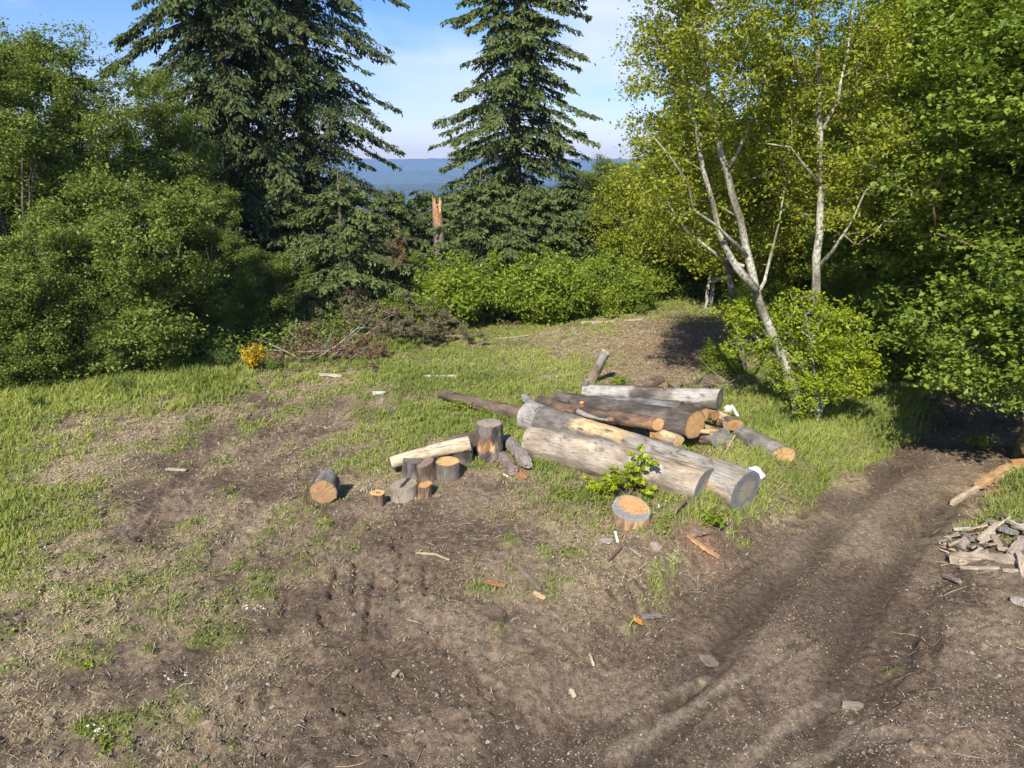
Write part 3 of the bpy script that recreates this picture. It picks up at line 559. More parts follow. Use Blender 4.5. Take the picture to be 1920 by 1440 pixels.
for src, Hs, px, pyb, pyt, rz, sc, lab in ((SH1, s1, 1155, 583, 488, 2, 1, 'bright shrub at the right end of the hedge'), (SH2, s2, 930, 590, 488, 3.5, 1, 'bright shrub in the back row of the hedge above its left half'), (SH3, s3, 1030, 582, 474, 1, 1, 'bright shrub in the back row of the hedge below the lone conifer'),
        (SH2, s2, 1120, 576, 482, 4, 1, 'bright shrub in the back row at the right end of the hedge'), (SH1, s1, 1215, 562, 478, 5, 1, 'bright shrub beyond the gap at the path mouth'), (SH3, s3, 1270, 548, 470, 2, 1, 'bright shrub at the far end of the clearing'),
        (SH1, s1, 835, 600, 505, .6, 1, 'bright shrub below the broken snag')):
    b, h = gph(px, pyb, pyt); dup(src, b, rz, h/Hs*sc, lab, G_SH)
for src, Hs, px, pyb, pyt, rz, lab in ((SH1, s1, 750, 622, 562, 1.5, 'low bright bush growing in the brush pile'), (SH2, s2, 800, 620, 566, 2.5, 'low bright bush between brush pile and hedge'), (SH1, s1, 1345, 702, 650, 2.2, 'dark green bush behind the log pile'),
        (SH1, s1, 1480, 560, 470, 2.1, 'shrub behind the leaning tree'), (SH2, s2, 1430, 600, 520, 4.1, 'shrub below the fork of the leaning tree'), (SH3, s3, 1590, 620, 520, .1, 'shrub behind the straight grey trunk'), (SH1, s1, 1385, 548, 430, 3.2, 'shrub at the forest edge behind the shaded bark litter')):
    b, h = gph(px, pyb, pyt); o = dup(src, b, rz, h/Hs, lab, 'low bushes')
def weed(label, px, pyb, W, H, seed, n=260, size=.06, mat=M_shrub):
    b = gp(px, pyb); rng = np.random.default_rng(seed); t = thing('weed', label, 'plant', b, 0, 'leafy weeds'); g = Geo(); gl = Geo(); cs = []
    for i in range(16):
        a = rng.uniform(0, 6.28); q = W*rng.uniform(.1, 1); h = H*rng.uniform(.4, 1.05)*(1-.4*(q/W)**2); s = np.linspace(0, 1, 5); P = np.stack([q*math.cos(a)*s, q*.8*math.sin(a)*s, h*np.sin(s*1.45)], 1); v, f = tube(P, .004*(1-.6*s), 4); g.add(v, f, (.14, .15, .05)); m = n//16; u = rng.uniform(.25, 1.05, m)
        cs.append(np.stack([np.interp(u, s, P[:, k]) for k in range(3)], 1)+rng.normal(0, size*.5, (m, 3)))
    g.build('stems', M_stick, t); c = np.vstack(cs); c[:, 2] = np.maximum(c[:, 2], .02); leaves(gl, c, size, rng.random(len(c)), rng, 1.5, .65); gl.build('foliage', mat, t, smooth=False)
for q in (('low weeds right of the yellow broom', 560, 672, .5, .35, 1), ('small weed clump behind the grey logs', 1165, 724, .4, .28, 2), ('weed clump in front of the long brown log', 905, 786, .45, .28, 3), ('weed clump under the tip of the long brown log', 860, 775, .5, .30, 4, 300), ('pale low weeds in the tall grass on the left', 330, 735, .5, .5, 5), ('leafy weed clump in front of the large bare log', 1125, 935, .36, .26, 6, 300, .075, M_hazel),
          ('round-leaved weed clump left of the sapling', 1068, 935, .34, .14, 7, 240, .075), ('leafy weeds under the end of the large bare log', 1340, 985, .3, .26, 8, 220, .065), ('leafy weed by the track edge right of the orange-ended log', 1535, 905, .22, .14, 9, 120), ('small leafy weed in the middle of the log pile', 1292, 862, .22, .3, 10, 90, .06, M_hazel),
          ('low leafy weeds on the right bank', 1835, 840, .5, .35, 11, 320), ('flat green weed tuft at the bottom left of the picture', 375, 1348, .14, .07, 12, 120, .035), ('green weed tuft near the lower left corner', 148, 1375, .18, .08, 13, 140, .035), ('clover patch with tiny flowers at the lower left', 195, 1400, .2, .06, 14, 160, .03), ('small green weed left of the bare soil', 165, 1250, .12, .06, 15, 90, .035),
          ('small weed with broad leaves on bare soil right of the lone notched round', 664, 1032, .07, .05, 16, 24, .05), ('weeds beside the silver broken limb', 975, 762, .3, .2, 17, 140)): weed(*q)

# ------------------------------------------------------------------ hero trees on the bank
G_BT = 'grey-barked trees on the bank'
def poly(pts, Y, dy=0):
    return [tuple(PY(p[0], p[1], (p[2] if len(p) > 2 else Y))) for p in pts]
def rel(pts, b): return [tuple(Vector(p)-b) for p in pts]
b = gp(1500, 790); Yh = b.y
T1 = [(rel([tuple(b+Vector((0, 0, -.2)))]+poly([(1493, 735), (1470, 680), (1440, 605), (1418, 545), (1402, 470), (1385, 410), (1362, 320), (1345, 250), (1330, 170), (1312, 90), (1300, 0), (1290, -120)], Yh), b), .115, .02),
      (rel(poly([(1418, 545), (1380, 500), (1350, 440), (1335, 380), (1318, 320), (1305, 240), (1292, 160), (1270, 60)], Yh-.2), b), .068, .014),
      (rel(poly([(1400, 480, Yh), (1345, 425, Yh-.6), (1300, 395, Yh-.9), (1285, 340, Yh-1.1), (1250, 290, Yh-1.3), (1215, 245, Yh-1.4)], Yh), b), .038, .009),
      (rel(poly([(1395, 500, Yh), (1350, 480, Yh+.3), (1290, 435, Yh+.6), (1230, 340, Yh+.9), (1190, 300, Yh+1)], Yh), b), .033, .009),
      (rel(poly([(1415, 560, Yh), (1430, 530, Yh+.2), (1450, 460, Yh+.4), (1470, 370, Yh+.6), (1480, 260, Yh+.9)], Yh), b), .033, .009),
      (rel(poly([(1362, 320, Yh), (1400, 250, Yh+.3), (1430, 160, Yh+.6), (1440, 40, Yh+.8)], Yh), b), .03, .008)]
def ec(px, py, Y, rpx, rpy, ry, b): p = PY(px, py, Y)-b; s = Y/FPX; return ((p.x, p.y, p.z), (rpx*s, ry, rpy*s))
E1 = [ec(1290, 170, Yh+.6, 130, 150, 1.5, b), ec(1240, 330, Yh+.4, 95, 90, 1.3, b), ec(1360, 60, Yh, 160, 150, 1.9, b), ec(1330, 340, Yh+1.3, 110, 110, 1.1, b), ec(1400, 200, Yh+.8, 110, 160, 1.4, b), ec(1350, -120, Yh, 150, 120, 1.8, b), ec(1250, 430, Yh+.8, 60, 50, .9, b)]
leafed('alder_tree', 'leaning forked tree with pale lichened trunks, on the bank left of the track', 'tree', b, T1, E1, 640, 40, .16, .075, M_cherry, LICHEN, 41, G_BT, shell=.2, gap=.43, powr=.42, nf=1.1, r_tip=.006, extra_along=.45, wander=.14)
b = gp(1542, 788); Yh = b.y
T2 = [(rel([tuple(b+Vector((0, 0, -.2)))]+poly([(1537, 730, Yh+.3), (1531, 640, Yh+.5), (1528, 560, Yh+.5), (1532, 480, Yh+.5), (1537, 400, Yh+.5), (1540, 330, Yh+.5), (1535, 250, Yh+.5), (1533, 170, Yh+.5), (1535, 80, Yh+.5), (1525, -20, Yh+.5), (1520, -160, Yh+.5)], Yh), b), .11, .018),
      (rel(poly([(1535, 500, Yh+.5), (1560, 470, Yh+.3), (1600, 410, Yh), (1625, 360, Yh-.2), (1665, 325, Yh-.5)], Yh), b), .038, .009),
      (rel(poly([(1540, 350, Yh+.5), (1515, 320, Yh+.2), (1480, 275, Yh), (1430, 265, Yh-.3)], Yh), b), .033, .009),
      (rel(poly([(1536, 250, Yh+.5), (1570, 190, Yh+.6), (1590, 100, Yh+.7), (1600, -20, Yh+.8)], Yh), b), .033, .009),
      (rel(poly([(1535, 200, Yh+.5), (1500, 130, Yh+.4), (1480, 40, Yh+.3)], Yh), b), .03, .008)]
E2 = [ec(1530, 60, Yh+1.3, 170, 170, 1.6, b), ec(1620, 190, Yh+.3, 130, 140, 1.5, b), ec(1640, 350, Yh, 100, 90, 1.3, b), ec(1470, 260, Yh+1.5, 100, 110, 1.3, b), ec(1540, -130, Yh+.5, 150, 120, 1.7, b), ec(1580, 380, Yh+1, 80, 70, 1.1, b), ec(1500, 400, Yh+1.2, 70, 70, .9, b)]
leafed('alder_tree', 'straight grey-trunked tree forking at mid height, on the bank beside the leaning tree', 'tree', b, T2, E2, 580, 40, .16, .075, M_cherry, LICHEN, 42, G_BT, shell=.2, gap=.43, powr=.42, nf=1.1, extra_along=.45, wander=.14)
b = gp(1393, 695); Yh = b.y
T3 = [(rel([tuple(b+Vector((0, 0, -.2)))]+poly([(1390, 640), (1378, 560), (1365, 490), (1360, 400), (1350, 300), (1350, 200)], Yh), b), .12, .03)]
E3 = [ec(1370, 420, Yh, 100, 80, 1.4, b), ec(1350, 300, Yh, 120, 120, 1.6, b), ec(1400, 580, Yh-.3, 60, 50, .8, b), ec(1440, 350, Yh, 100, 110, 1.4, b)]
TR3 = leafed('alder_tree', 'thin dark-trunked tree between the leaning tree and the shaded bark litter', 'tree', b, T3, E3, 320, 55, .2, .085, M_shrub, ((.10, .09, .07), (.28, .26, .22)), 43, G_BT, shell=.2, gap=.42, wander=.12)
# slender trees behind the end of the hedge
b = gx(1190, 30); h = topz(290, 30)-b.z
SL = leafed('slender_tree', 'slender pale-stemmed tree at the right end of the hedge', 'tree', b, [(((0, 0, -.2), (-.3, 0, h*.4), (-.2, 0, h*.7), (-.1, 0, h*.95)), .07, .02), (((.3, 0, -.2), (.35, 0, h*.5), (.5, 0, h*.85)), .055, .015)], [((-.2, 0, h*.78), (1.3, 1.3, h*.2)), ((.6, 0, h*.6), (1.2, 1.1, h*.2)), ((-1.0, 0, h*.52), (1.0, 1.0, h*.2)), ((.2, .3, h*.36), (1.4, 1.2, h*.18))], 330, 55, .24, .11, M_cherry, GREYBARK, 44, 'slender trees behind the hedge', shell=.2, gap=.46, nf=.9)
hs_ = h
for px, Y, pyt, rz, lab in ((1245, 29, 250, 1.5, 'slender pale-stemmed tree beside the far path mouth'), (1150, 33, 300, 3.0, 'slender tree showing behind the right end of the hedge'), (1330, 27, 200, 4.2, 'slender tree behind the leaning forked tree'), (1440, 25, 230, .8, 'slender tree between the leaning and the straight tree'), (1290, 34, 180, 2.2, 'hindmost slender tree behind the leaning tree'), (1560, 24, 180, 5.1, 'slender tree behind the straight grey-trunked tree')):
    b, h = place_h(px, Y, pyt); dup(SL, b, rz, h/hs_, lab, 'slender trees behind the hedge')

# hazel bush around the feet of the bank trees
b = gp(1535, 800); Yh = b.y-.1
TH = [(rel([tuple(b+Vector((0, 0, -.1)))]+poly([(1525, 740), (1500, 690), (1450, 640)], Yh+.6), b), .03, .01), (rel([tuple(b)]+poly([(1550, 740), (1570, 690), (1600, 640)], Yh), b), .03, .01), (rel([tuple(b)]+poly([(1530, 730), (1520, 650), (1510, 590)], Yh), b), .03, .01)]
EH = [ec(1575, 690, Yh-.1, 75, 62, .7, b), ec(1510, 735, Yh-.2, 45, 30, .4, b), ec(1490, 690, Yh+.9, 55, 50, .4, b), ec(1420, 640, Yh+.9, 55, 35, .4, b), ec(1570, 620, Yh, 60, 45, .6, b), ec(1400, 590, Yh+1.2, 50, 35, .5, b), ec(1500, 590, Yh+.8, 60, 50, .4, b), ec(1600, 680, Yh-.2, 45, 35, .5, b), ec(1515, 790, Yh-.2, 20, 22, .3, b)]
leafed('hazel_bush', 'bright yellow-green leafy bush around the feet of the two grey trees', 'shrub', b, TH, EH, 520, 22, .085, .068, M_hazel, GREYBARK, 45, shell=.3, gap=.40, up=1.8, aspect=.6, extra_along=.35, trunk_name='stems', crown_name='foliage')

# ------------------------------------------------------------------ maples on the right
G_MP = 'big dark maples on the right'
def maple(seed, label, loc, H, W, zb=0.1, ncl=1150, nl=72, size=.095):
    rng = random.Random(seed); trunks = [(((0, 0, -.2), (.1, .1, H*.3), (-.1, 0, H*.62), (0, 0, H*.92)), .2, .03)]
    for k in range(6):
        a = k*1.05+rng.random(); z = rng.uniform(.2, .5)*H; trunks.append((((0, 0, z*.8), (.4*W*math.cos(a), .4*W*math.sin(a), z+.06*H), (.8*W*math.cos(a), .8*W*math.sin(a), z+.1*H)), .06, .015))
    ells = [((0, 0, H*(.5+.05)), (W, W, H*.42)), ((0, 0, H*.3), (W*.95, W*.95, H*.25)), ((0, 0, H*.8), (W*.6, W*.6, H*.18))]
    return leafed('maple_tree', label, 'tree', loc, trunks, ells, ncl, nl, .21, size, M_maple, MOSSY, seed, G_MP, shell=.6, gap=.45, up=1.9, aspect=.85, flat=.28, zmin=zb, nf=.6, step=.5)
b = gx(1800, 15.5); MP1 = maple(51, 'large-leaved maple whose branches hang over the shaded track', b, 11, 3.2, 1.4); m1 = 11
b = gx(1925, 12.5); MP2 = maple(52, 'large-leaved maple filling the right picture border', b, 10, 2.9, 2.0); m2 = 10
for src, Hs, px, Y, hh, rz, lab in ((MP1, m1, 1690, 21, 11, 2.0, 'maple behind the far bend of the track'), (MP2, m2, 1880, 20, 12, 1.0, 'maple deep in the dark wood on the right'), (MP2, m2, 1760, 26, 13, 4.0, 'maple far back in the dark wood on the right'), (MP1, m1, 2010, 16, 12, 3.0, 'maple mostly outside the right picture border'),
        (MP1, m1, 1600, 27, 11, 5.0, 'maple filling the gap behind the straight grey-trunked tree'), (MP2, m2, 1480, 31, 10, .4, 'maple closing the wood behind the leaning tree')):
    b = gx(px, Y); dup(src, b, rz, hh/Hs, lab, G_MP)
for src, Hs, px, Y, hh, rz, lab in ((SH1, s1, 1700, 19.5, 2.2, 1, 'shaded shrub at the far bend of the track'), (SH3, s3, 1640, 17.5, 1.5, 3, 'shaded shrub left of the far track bend'), (SH2, s2, 1800, 19, 2.6, 2, 'shaded shrub closing the end of the track'), (SH3, s3, 1905, 17, 2.2, 5, 'shaded shrub right of the track end')):
    b = gx(px, Y); dup(src, b, rz, hh/Hs, lab, 'shaded shrubs under the maples')
b = gx(1930, 12.2)
EH2 = [ec(1850, 650, 11.5, 80, 60, .9, b), ec(1790, 690, 11.6, 50, 40, .6, b), ec(1880, 720, 11.4, 70, 45, .8, b), ec(1900, 560, 11.4, 50, 60, .8, b)]
TH2 = [(rel([tuple(b+Vector((0, 0, -.1)))]+poly([(1915, 700, 11.8), (1870, 660, 11.6), (1800, 650, 11.5)], 0), b), .04, .01), (rel([tuple(b)]+poly([(1920, 720, 11.8), (1870, 740, 11.5), (1810, 740, 11.4)], 0), b), .03, .008), (rel([tuple(b)]+poly([(1930, 640, 11.8), (1900, 570, 11.6)], 0), b), .04, .01)]
leafed('hazel_bush', 'leafy bush with pale twigs hanging over the right side of the track', 'shrub', b, TH2, EH2, 240, 26, .11, .085, M_maple, GREYBARK, 55, shell=.3, gap=.40, up=1.8, trunk_name='stems', crown_name='foliage')

# ------------------------------------------------------------------ broken snag
def snag():
    b = gx(832, 26.5); tp = PY(819, 372, 26.5); t = thing('broken_snag', 'broken tree trunk with a splintered orange top above the hedge', 'dead tree', b)
    n = 26; s = np.linspace(0, 1, n); P = np.stack([(tp.x-b.x)*s, 0*s, -.2+(tp.z-b.z+.0)*s], 1); R = .28-.11*s; sides = 20; a = np.linspace(0, 2*math.pi, sides, endpoint=False)
    V = P[:, None]+R[:, None, None]*np.stack([np.cos(a), np.sin(a), 0*a], 1)[None]
    jag = .7*np.array([.05, .25, .1, .35, .02, .0, .0, .12, .42, .5, .3, .15, .1, .3, .2, -.1, -.3, -.5, -.4, -.1]); w = sstep(.8, 1, s)
    V[..., 2] += w[:, None]*jag[None]; rngc = fbm3(V[..., 0], V[..., 1], V[..., 2]*.3, 8, 3, 3)
    V[..., :2] += (rngc[..., None]-.5)*.06
    col = np.ones((n, sides, 3))*np.array([.14, .115, .09])*(0.6+rngc[..., None]); front = (np.sin(a) < .1)
    scar = sstep(.80, .86, s[:, None]+.04*np.sin(a*3)[None])*front[None]*sstep(.2, .4, rngc+.1); col = col*(1-scar[..., None])+np.array([.37, .21, .11])*(.4+1.0*fbm3(V[..., 0], V[..., 1], V[..., 2]*.2, 22, 2, 5))[..., None]*scar[..., None]
    i = np.arange(n-1)[:, None]*sides; k = (np.arange(sides)+1) % sides; j = np.arange(sides)[None]; F_ = np.stack([i+j, i+k[None], i+sides+k[None], i+sides+j], -1).reshape(-1, 4)
    V = V.reshape(-1, 3); c2 = col.reshape(-1, 3); g = Geo(); g.add(V, F_, c2)
    g.build('trunk', M_bark, t); g = Geo(); o = (n-1)*sides; V2 = np.vstack([V[o:o+sides], P[-1]+[0, 0, -.25]]); g.add(V2, np.stack([np.arange(sides), k, np.full(sides, sides)], 1), (.38, .22, .12)); g.build('splintered_top', M_bark, t)
    g = Geo()
    for q, (an, zz) in enumerate(((2.8, .92),)): v, f = tube([(0.1*math.cos(an), .1*math.sin(an), zz*(tp.z-b.z)), (.9*math.cos(an)-.2, .9*math.sin(an), zz*(tp.z-b.z)-.35)], [.03, .01], 5); g.add(v, f, (.14, .11, .09))
    g.build('branch_stub', M_bark, t)
snag()

def twiggy(name, label, cat, b, n, L_, spread, col, mat, seed, fol=0, group=None, r=.012, zup=.6, size=.09):
    """tangle of dead branches: curved limbs with side twigs, some with faded needles"""
    rng = np.random.default_rng(seed); t = thing(name, label, cat, b, 0, group); g = Geo(); gl = Geo(); cs = []
    for i in range(n):
        p = np.array([rng.normal(0, spread[0]), rng.normal(0, spread[1]), rng.uniform(.0, zup*.5)]); a = rng.uniform(0, 6.28); d = np.array([math.cos(a), math.sin(a)*.5, rng.uniform(-.12, .5)]); d /= np.linalg.norm(d); l = L_*rng.uniform(.4, 1.2); s = np.linspace(0, 1, 6)
        cv = rng.normal(0, .15, 3); P = p+np.outer(s*l, d)+np.outer(s*s*l, cv); P[:, 2] = np.maximum(P[:, 2], .01)
        v, f = tube(P, r*rng.uniform(.5, 1.6)*(1-.7*s), 5); cc = np.array(col)*rng.uniform(.6, 1.3); g.add(v, f, cc)
        for k in range(5):
            q = rng.uniform(.2, 1); c0 = np.array([np.interp(q, s, P[:, m]) for m in range(3)]); dd = d*.6+rng.normal(0, .5, 3); l2 = l*.3*rng.uniform(.4, 1); v, f = tube([c0, c0+dd*l2*.5, c0+dd*l2+[0, 0, -.04]], [r*.4, r*.3, r*.15], 4); g.add(v, f, cc)
            if fol: 
                m = int(fol); u = rng.random(m)[:, None]; cs.append(c0+dd*l2*u+rng.normal(0, .035, (m, 3)))
    g.build('branches', M_stick, t)
    if fol: c = np.vstack(cs); c[:, 2] = np.maximum(c[:, 2], .02); leaves(gl, c, size, rng.random(len(c)), rng, .3, .2, .8); gl.build('dead_foliage', mat, t, smooth=False)
    return t
G_BR = 'dead brush heaps at the clearing edge'
twiggy('brush_pile', 'reddish dead conifer brush heap in front of the shaded trees', 'brush pile', gp(618, 672), 46, 1.0, (.8, .4), (.28, .24, .2), M_dead, 61, 46, G_BR, size=.12)
twiggy('brush_pile', 'bare grey branch tangle left of the reddish brush heap', 'brush pile', gp(565, 668), 30, 1.2, (.6, .4), (.36, .34, .30), M_dead, 62, 0, G_BR)
twiggy('brush_pile', 'grey-green heap of faded conifer boughs below the young wide conifer', 'brush pile', gp(700, 628), 64, 1.3, (1.0, .6), (.26, .22, .18), M_deadgrey, 63, 50, G_BR, r=.016, zup=1.6, size=.13)
twiggy('brush_pile', 'drooping faded bough heap beside a pale leaning stick', 'brush pile', gp(780, 640), 40, 1.1, (.6, .4), (.24, .2, .17), M_deadgrey, 64, 50, G_BR, zup=1.2, size=.13)
twiggy('brush_pile', 'brown dead foliage heap between bright bush and hedge', 'brush pile', gp(825, 612), 34, .9, (.7, .4), (.24, .2, .17), M_dead, 165, 44, G_BR, zup=1.0, size=.12)
twiggy('brush_pile', 'heap of thin bare twigs behind the grey log', 'brush pile', gp(1372, 732), 34, .9, (.45, .2), (.30, .22, .17), M_dead, 66, 0, G_BR, r=.008, zup=.4)
twiggy('brush_pile', 'thin twigs scattered on the ground at the far left of the edge grass', 'brush pile', gp(500, 690), 10, .9, (.6, .2), (.33, .3, .26), M_dead, 67, 0, G_BR, r=.009, zup=.2)
t = twiggy('dead_branch', 'hanging red-brown dead branch left of the snag', 'branch', PY(760, 470, 22.3), 9, 1.0, (.08, .08), (.30, .13, .08), M_dead, 68, 24, None, r=.012, size=.12); 
for o in [t]: o.rotation_euler = (0, math.radians(-82), 0); o.scale = (.75, .75, .9)

# yellow broom and green broom
def broom(label, b, H, seed, flower, name='broom_bush'):
    rng = np.random.default_rng(seed); t = thing(name, label, 'shrub', b); g = Geo(); gl = Geo(); cs = []
    for i in range(70):
        a = rng.uniform(0, 6.28); q = rng.uniform(.05, .55)*H; s = np.linspace(0, 1, 5); h = H*rng.uniform(.55, 1.05); P = np.stack([q*math.cos(a)*s**1.4, q*math.sin(a)*s**1.4, h*s*(1-.1*s)], 1); v, f = tube(P, .008*(1-.7*s)+.002, 4); g.add(v, f, (.07, .12, .035))
        m = 26; u = rng.uniform(.45 if flower else .2, 1.02, m); cs.append(np.stack([np.interp(u, s, P[:, k]) for k in range(3)], 1)+rng.normal(0, .022, (m, 3)))
    g.build('stems', M_stick, t); c = np.vstack(cs)
    if flower:
        k = rng.random(len(c)) < .62; leaves(gl, c[k], .05, rng.random(k.sum()), rng, .8, .9); gl.build('flowers', M_broom, t, smooth=False); g2 = Geo(); leaves(g2, c[~k], .045, rng.random((~k).sum()), rng, .8, .4); g2.build('foliage', M_shrub, t, smooth=False)
    else: leaves(gl, c, .055, rng.random(len(c)), rng, .5, .25); gl.build('foliage', M_alder, t, smooth=False)
broom('broom bush covered in yellow flowers at the foot of the left trees', gp(480, 700), .85, 71, True)
broom('feathery green broom bush left of the yellow one', gp(415, 700), .75, 72, False)
broom('feathery green broom tuft above the torn soil on the left', gp(235, 745), .55, 73, False)
broom('small feathery broom tuft at the far left by the dark trees', gp(70, 775), .45, 74, False)
broom('short dark broom tuft right of the yellow one', gp(512, 700), .35, 75, False)
broom('small upright dark seedling near the far end of the clearing', gp(1203, 592), .5, 76, False)

# sapling in front of the big bare log
def sapling():
    b = gp(1178, 936); t = thing('sapling', 'bright leafy sapling standing against the large bare log', 'plant', b); rng = np.random.default_rng(77); g = Geo(); gl = Geo(); cs = []
    for (dx, dy, h) in ((.02, -.05, .72), (.10, 0, .62), (-.16, -.1, .42), (.16, -.12, .40), (-.26, -.02, .34), (.05, .02, .6), (-.06, -.1, .5)):
        dx, dy, h = dx*1.2, dy, h*1.15; s = np.linspace(0, 1, 6); P = np.stack([dx*s*2, dy*s, h*s], 1); v, f = tube(P, .007*(1-.6*s), 5); g.add(v, f, (.18, .13, .07))
        for k in range(5):
            q = rng.uniform(.45, 1); c0 = P[-1]*q; d = np.array([rng.normal(0, 1), rng.normal(0, 1), .1]); d /= np.linalg.norm(d); l = rng.uniform(.12, .26); v, f = tube([c0, c0+d*l], [.004, .002], 4); g.add(v, f, (.18, .15, .06))
            m = 12; cs.append(c0+d*l*rng.uniform(.3, 1.1, (m, 1))+rng.normal(0, .02, (m, 3)))
    g.build('stems', M_stick, t); c = np.vstack(cs); leaves(gl, c, .10, rng.random(len(c)), rng, 2.0, .75); gl.build('foliage', M_hazel, t, smooth=False)
sapling()
# ------------------------------------------------------------------ logs and rounds
BARE = np.array([.33, .265, .185]); SILVER = np.array([.315, .295, .265]); GREYB = np.array([.165, .145, .125]); BROWNB = np.array([.125, .09, .066]); DARKB = np.array([.075, .06, .05]); REDB = np.array([.24, .13, .075]); ORANGE = np.array([.52, .31, .13]); ORANGE2 = np.array([.42, .23, .09]); TANC = np.array([.55, .40, .22]); GREYC = np.array([.22, .225, .22]); BROWNC = np.array([.34, .2, .10])
def lerp(a, b, t): return a*(1-t[..., None])+b*t[..., None]
g_last = [None]
def log(name, label, A, B, rA, rB, paint, cA=None, cB=None, shA=(0, 0), shB=(0, 0), bark=.012, seed=0, nz=None, na=44, bend=(0, 0), group=None, cat='log', lump=.09, knots=(), tip=0, endpaint=None, body='bark', oval=1.0, jagB=0, jagA=0):
    A = Vector(A); B = Vector(B); ax = B-A; Ln = ax.length; zz = ax.normalized()
    if abs(zz.z) > .85: xx = Vector((1, 0, 0)); yy = zz.cross(xx).normalized(); xx = yy.cross(zz)
    else: xx = Vector((0, 0, 1)).cross(zz).normalized(); yy = zz.cross(xx)
    Mx = Matrix((xx, yy, zz)).transposed().to_4x4(); Mx.translation = A
    t = thing(name, label, cat, group=group); t.matrix_world = Mx
    nz = nz or max(10, int(Ln/.035)); s = np.linspace(0, 1, nz+1)[:, None]; a = np.linspace(0, 2*math.pi, na, endpoint=False)[None]
    r = rA*(1-s)+rB*s + 0*a; ca, sa = np.cos(a), np.sin(a)
    nz3 = fbm3(ca*1.3+seed*5.1, sa*1.3+0*s, s*Ln*1.2, 1.1, 3, seed)
    r = r*(1+lump*2*(nz3-.5))
    r = r*1.0
    col, bm = paint(s+0*a, a+0*s, ca*r, sa*r, s*Ln+0*a, seed)
    fine = fbm3(ca*r*1.0+seed, sa*r, s*Ln*.28, 26, 3, seed+3)
    r = r + bm*bark*(np.abs(fine-.5)*4-.6) + (bm-.5)*bark*.9 + .006*(fbm3(ca*r*2, sa*r*2, s*Ln*.9, 9, 3, seed+12)-.5)*2
    crk = np.exp(-((fbm3(ca*r, sa*r, s*Ln*.13, 7.0, 2, seed+13)-.5)/.012)**2)*(1-bm); r = r-.012*crk; col = col*(1-.6*crk[..., None])
    x = ca*r*oval; y = sa*r; z = s*Ln+0*a
    x = x+bend[0]*np.sin(math.pi*s); y = y+bend[1]*np.sin(math.pi*s)
    wA = (1-s)**3 if Ln > 1 else (1-s); wB = s**3 if Ln > 1 else s
    jn = fbm3(ca*3+seed, sa*3+0*s, 0*s+0*a, 1.5, 3, seed+6)-.5
    z = z + wA*(shA[0]*x+shA[1]*y+jagA*jn) + wB*(shB[0]*x+shB[1]*y+jagB*jn)
    V = np.stack([x, y, z], -1); n = nz+1; i = np.arange(nz)[:, None]*na; k = (np.arange(na)+1) % na; j = np.arange(na)[None]
    F_ = np.stack([i+j, i+k[None], i+na+k[None], i+na+j], -1).reshape(-1, 4)
    g = Geo(); cc = np.concatenate([col, bm[..., None]], -1); g.add(V.reshape(-1, 3), F_, cc.reshape(-1, 4)); g.build(body, M_log, t)
    for q, (row, cc_) in enumerate(((V[0], cA), (V[-1], cB))):
        if cc_ is None: cc_ = BROWNC
        cen = row.mean(0); rr = np.linspace(0, 1, 8)[:, None, None]; D = cen+(row[None]-cen)*rr*.995; dsh = fbm3(D[..., 0], D[..., 1], D[..., 2], 14, 2, seed)-.5; D[..., 2] += dsh*.012*(1 if q else -1)*(rr[..., 0] < .99)
        if callable(cc_): colr = cc_(rr[..., 0]+0*a, a+0*rr[..., 0], D)
        else:
            nn = fbm3(D[..., 0], D[..., 1], D[..., 2], 7, 3, seed+8); rim = sstep(.84, .97, rr[..., 0]+0*a+.22*(nn-.5)); ray_ = np.exp(-((fbm3(np.cos(a)*2.2+seed, np.sin(a)*2.2, 0*a+0*rr[..., 0], 2.2, 2, seed+2)-.5)/.02)**2)*sstep(.15, .5, rr[..., 0]); colr = lerp(np.array(cc_)*(.62+.72*nn[..., None]), np.array(DARKB)*1.3, rim*.8); colr = colr*(1-.45*ray_[..., None])
            heart = (1-sstep(.25, .6, rr[..., 0]+.5*(nn-.5)))*.22; colr = lerp(colr, np.array(cc_)*np.array([.75, .6, .5]), heart)
        m_ = 8; i = np.arange(m_-1)[:, None]*na; Fc = np.stack([i+j, i+k[None], i+na+k[None], i+na+j], -1).reshape(-1, 4)
        if q == 0: Fc = Fc[:, ::-1]
        g = Geo(); g.add(D.reshape(-1, 3), Fc, colr.reshape(-1, 3)); g.build('cut_end', M_cut, t)
    for (kt, ka, kr, kl, kc) in knots:                    # stubs of lopped branches
        rr = rA*(1-kt)+rB*kt; d = np.array([math.cos(ka), math.sin(ka), .25]); c0 = np.array([rr*.75*math.cos(ka), rr*.75*math.sin(ka), kt*Ln]); P = [c0+bend[0]*0, c0+d*(rr*.25+kl*.5), c0+d*(rr*.25+kl)]
        v, f = tube(P, [kr*1.3, kr, kr*.9], 10); g = Geo(); g.add(v, f[:1], BROWNB if kc is None else np.array(kc)*.45); g_last[0] = g.build('knot', M_log, t)
        KO = g_last[0]; g = Geo(); rg = v[-12:-2]; g.add(np.vstack([rg, rg.mean(0)]), [np.array([[10, q_, (q_+1) % 10] for q_ in range(10)])], kc or ORANGE2); g.build('knot_face', M_cut, KO)
    return t
def nzf(x, y, z, f, seed): return fbm3(x, y, z*.35, f, 4, seed)
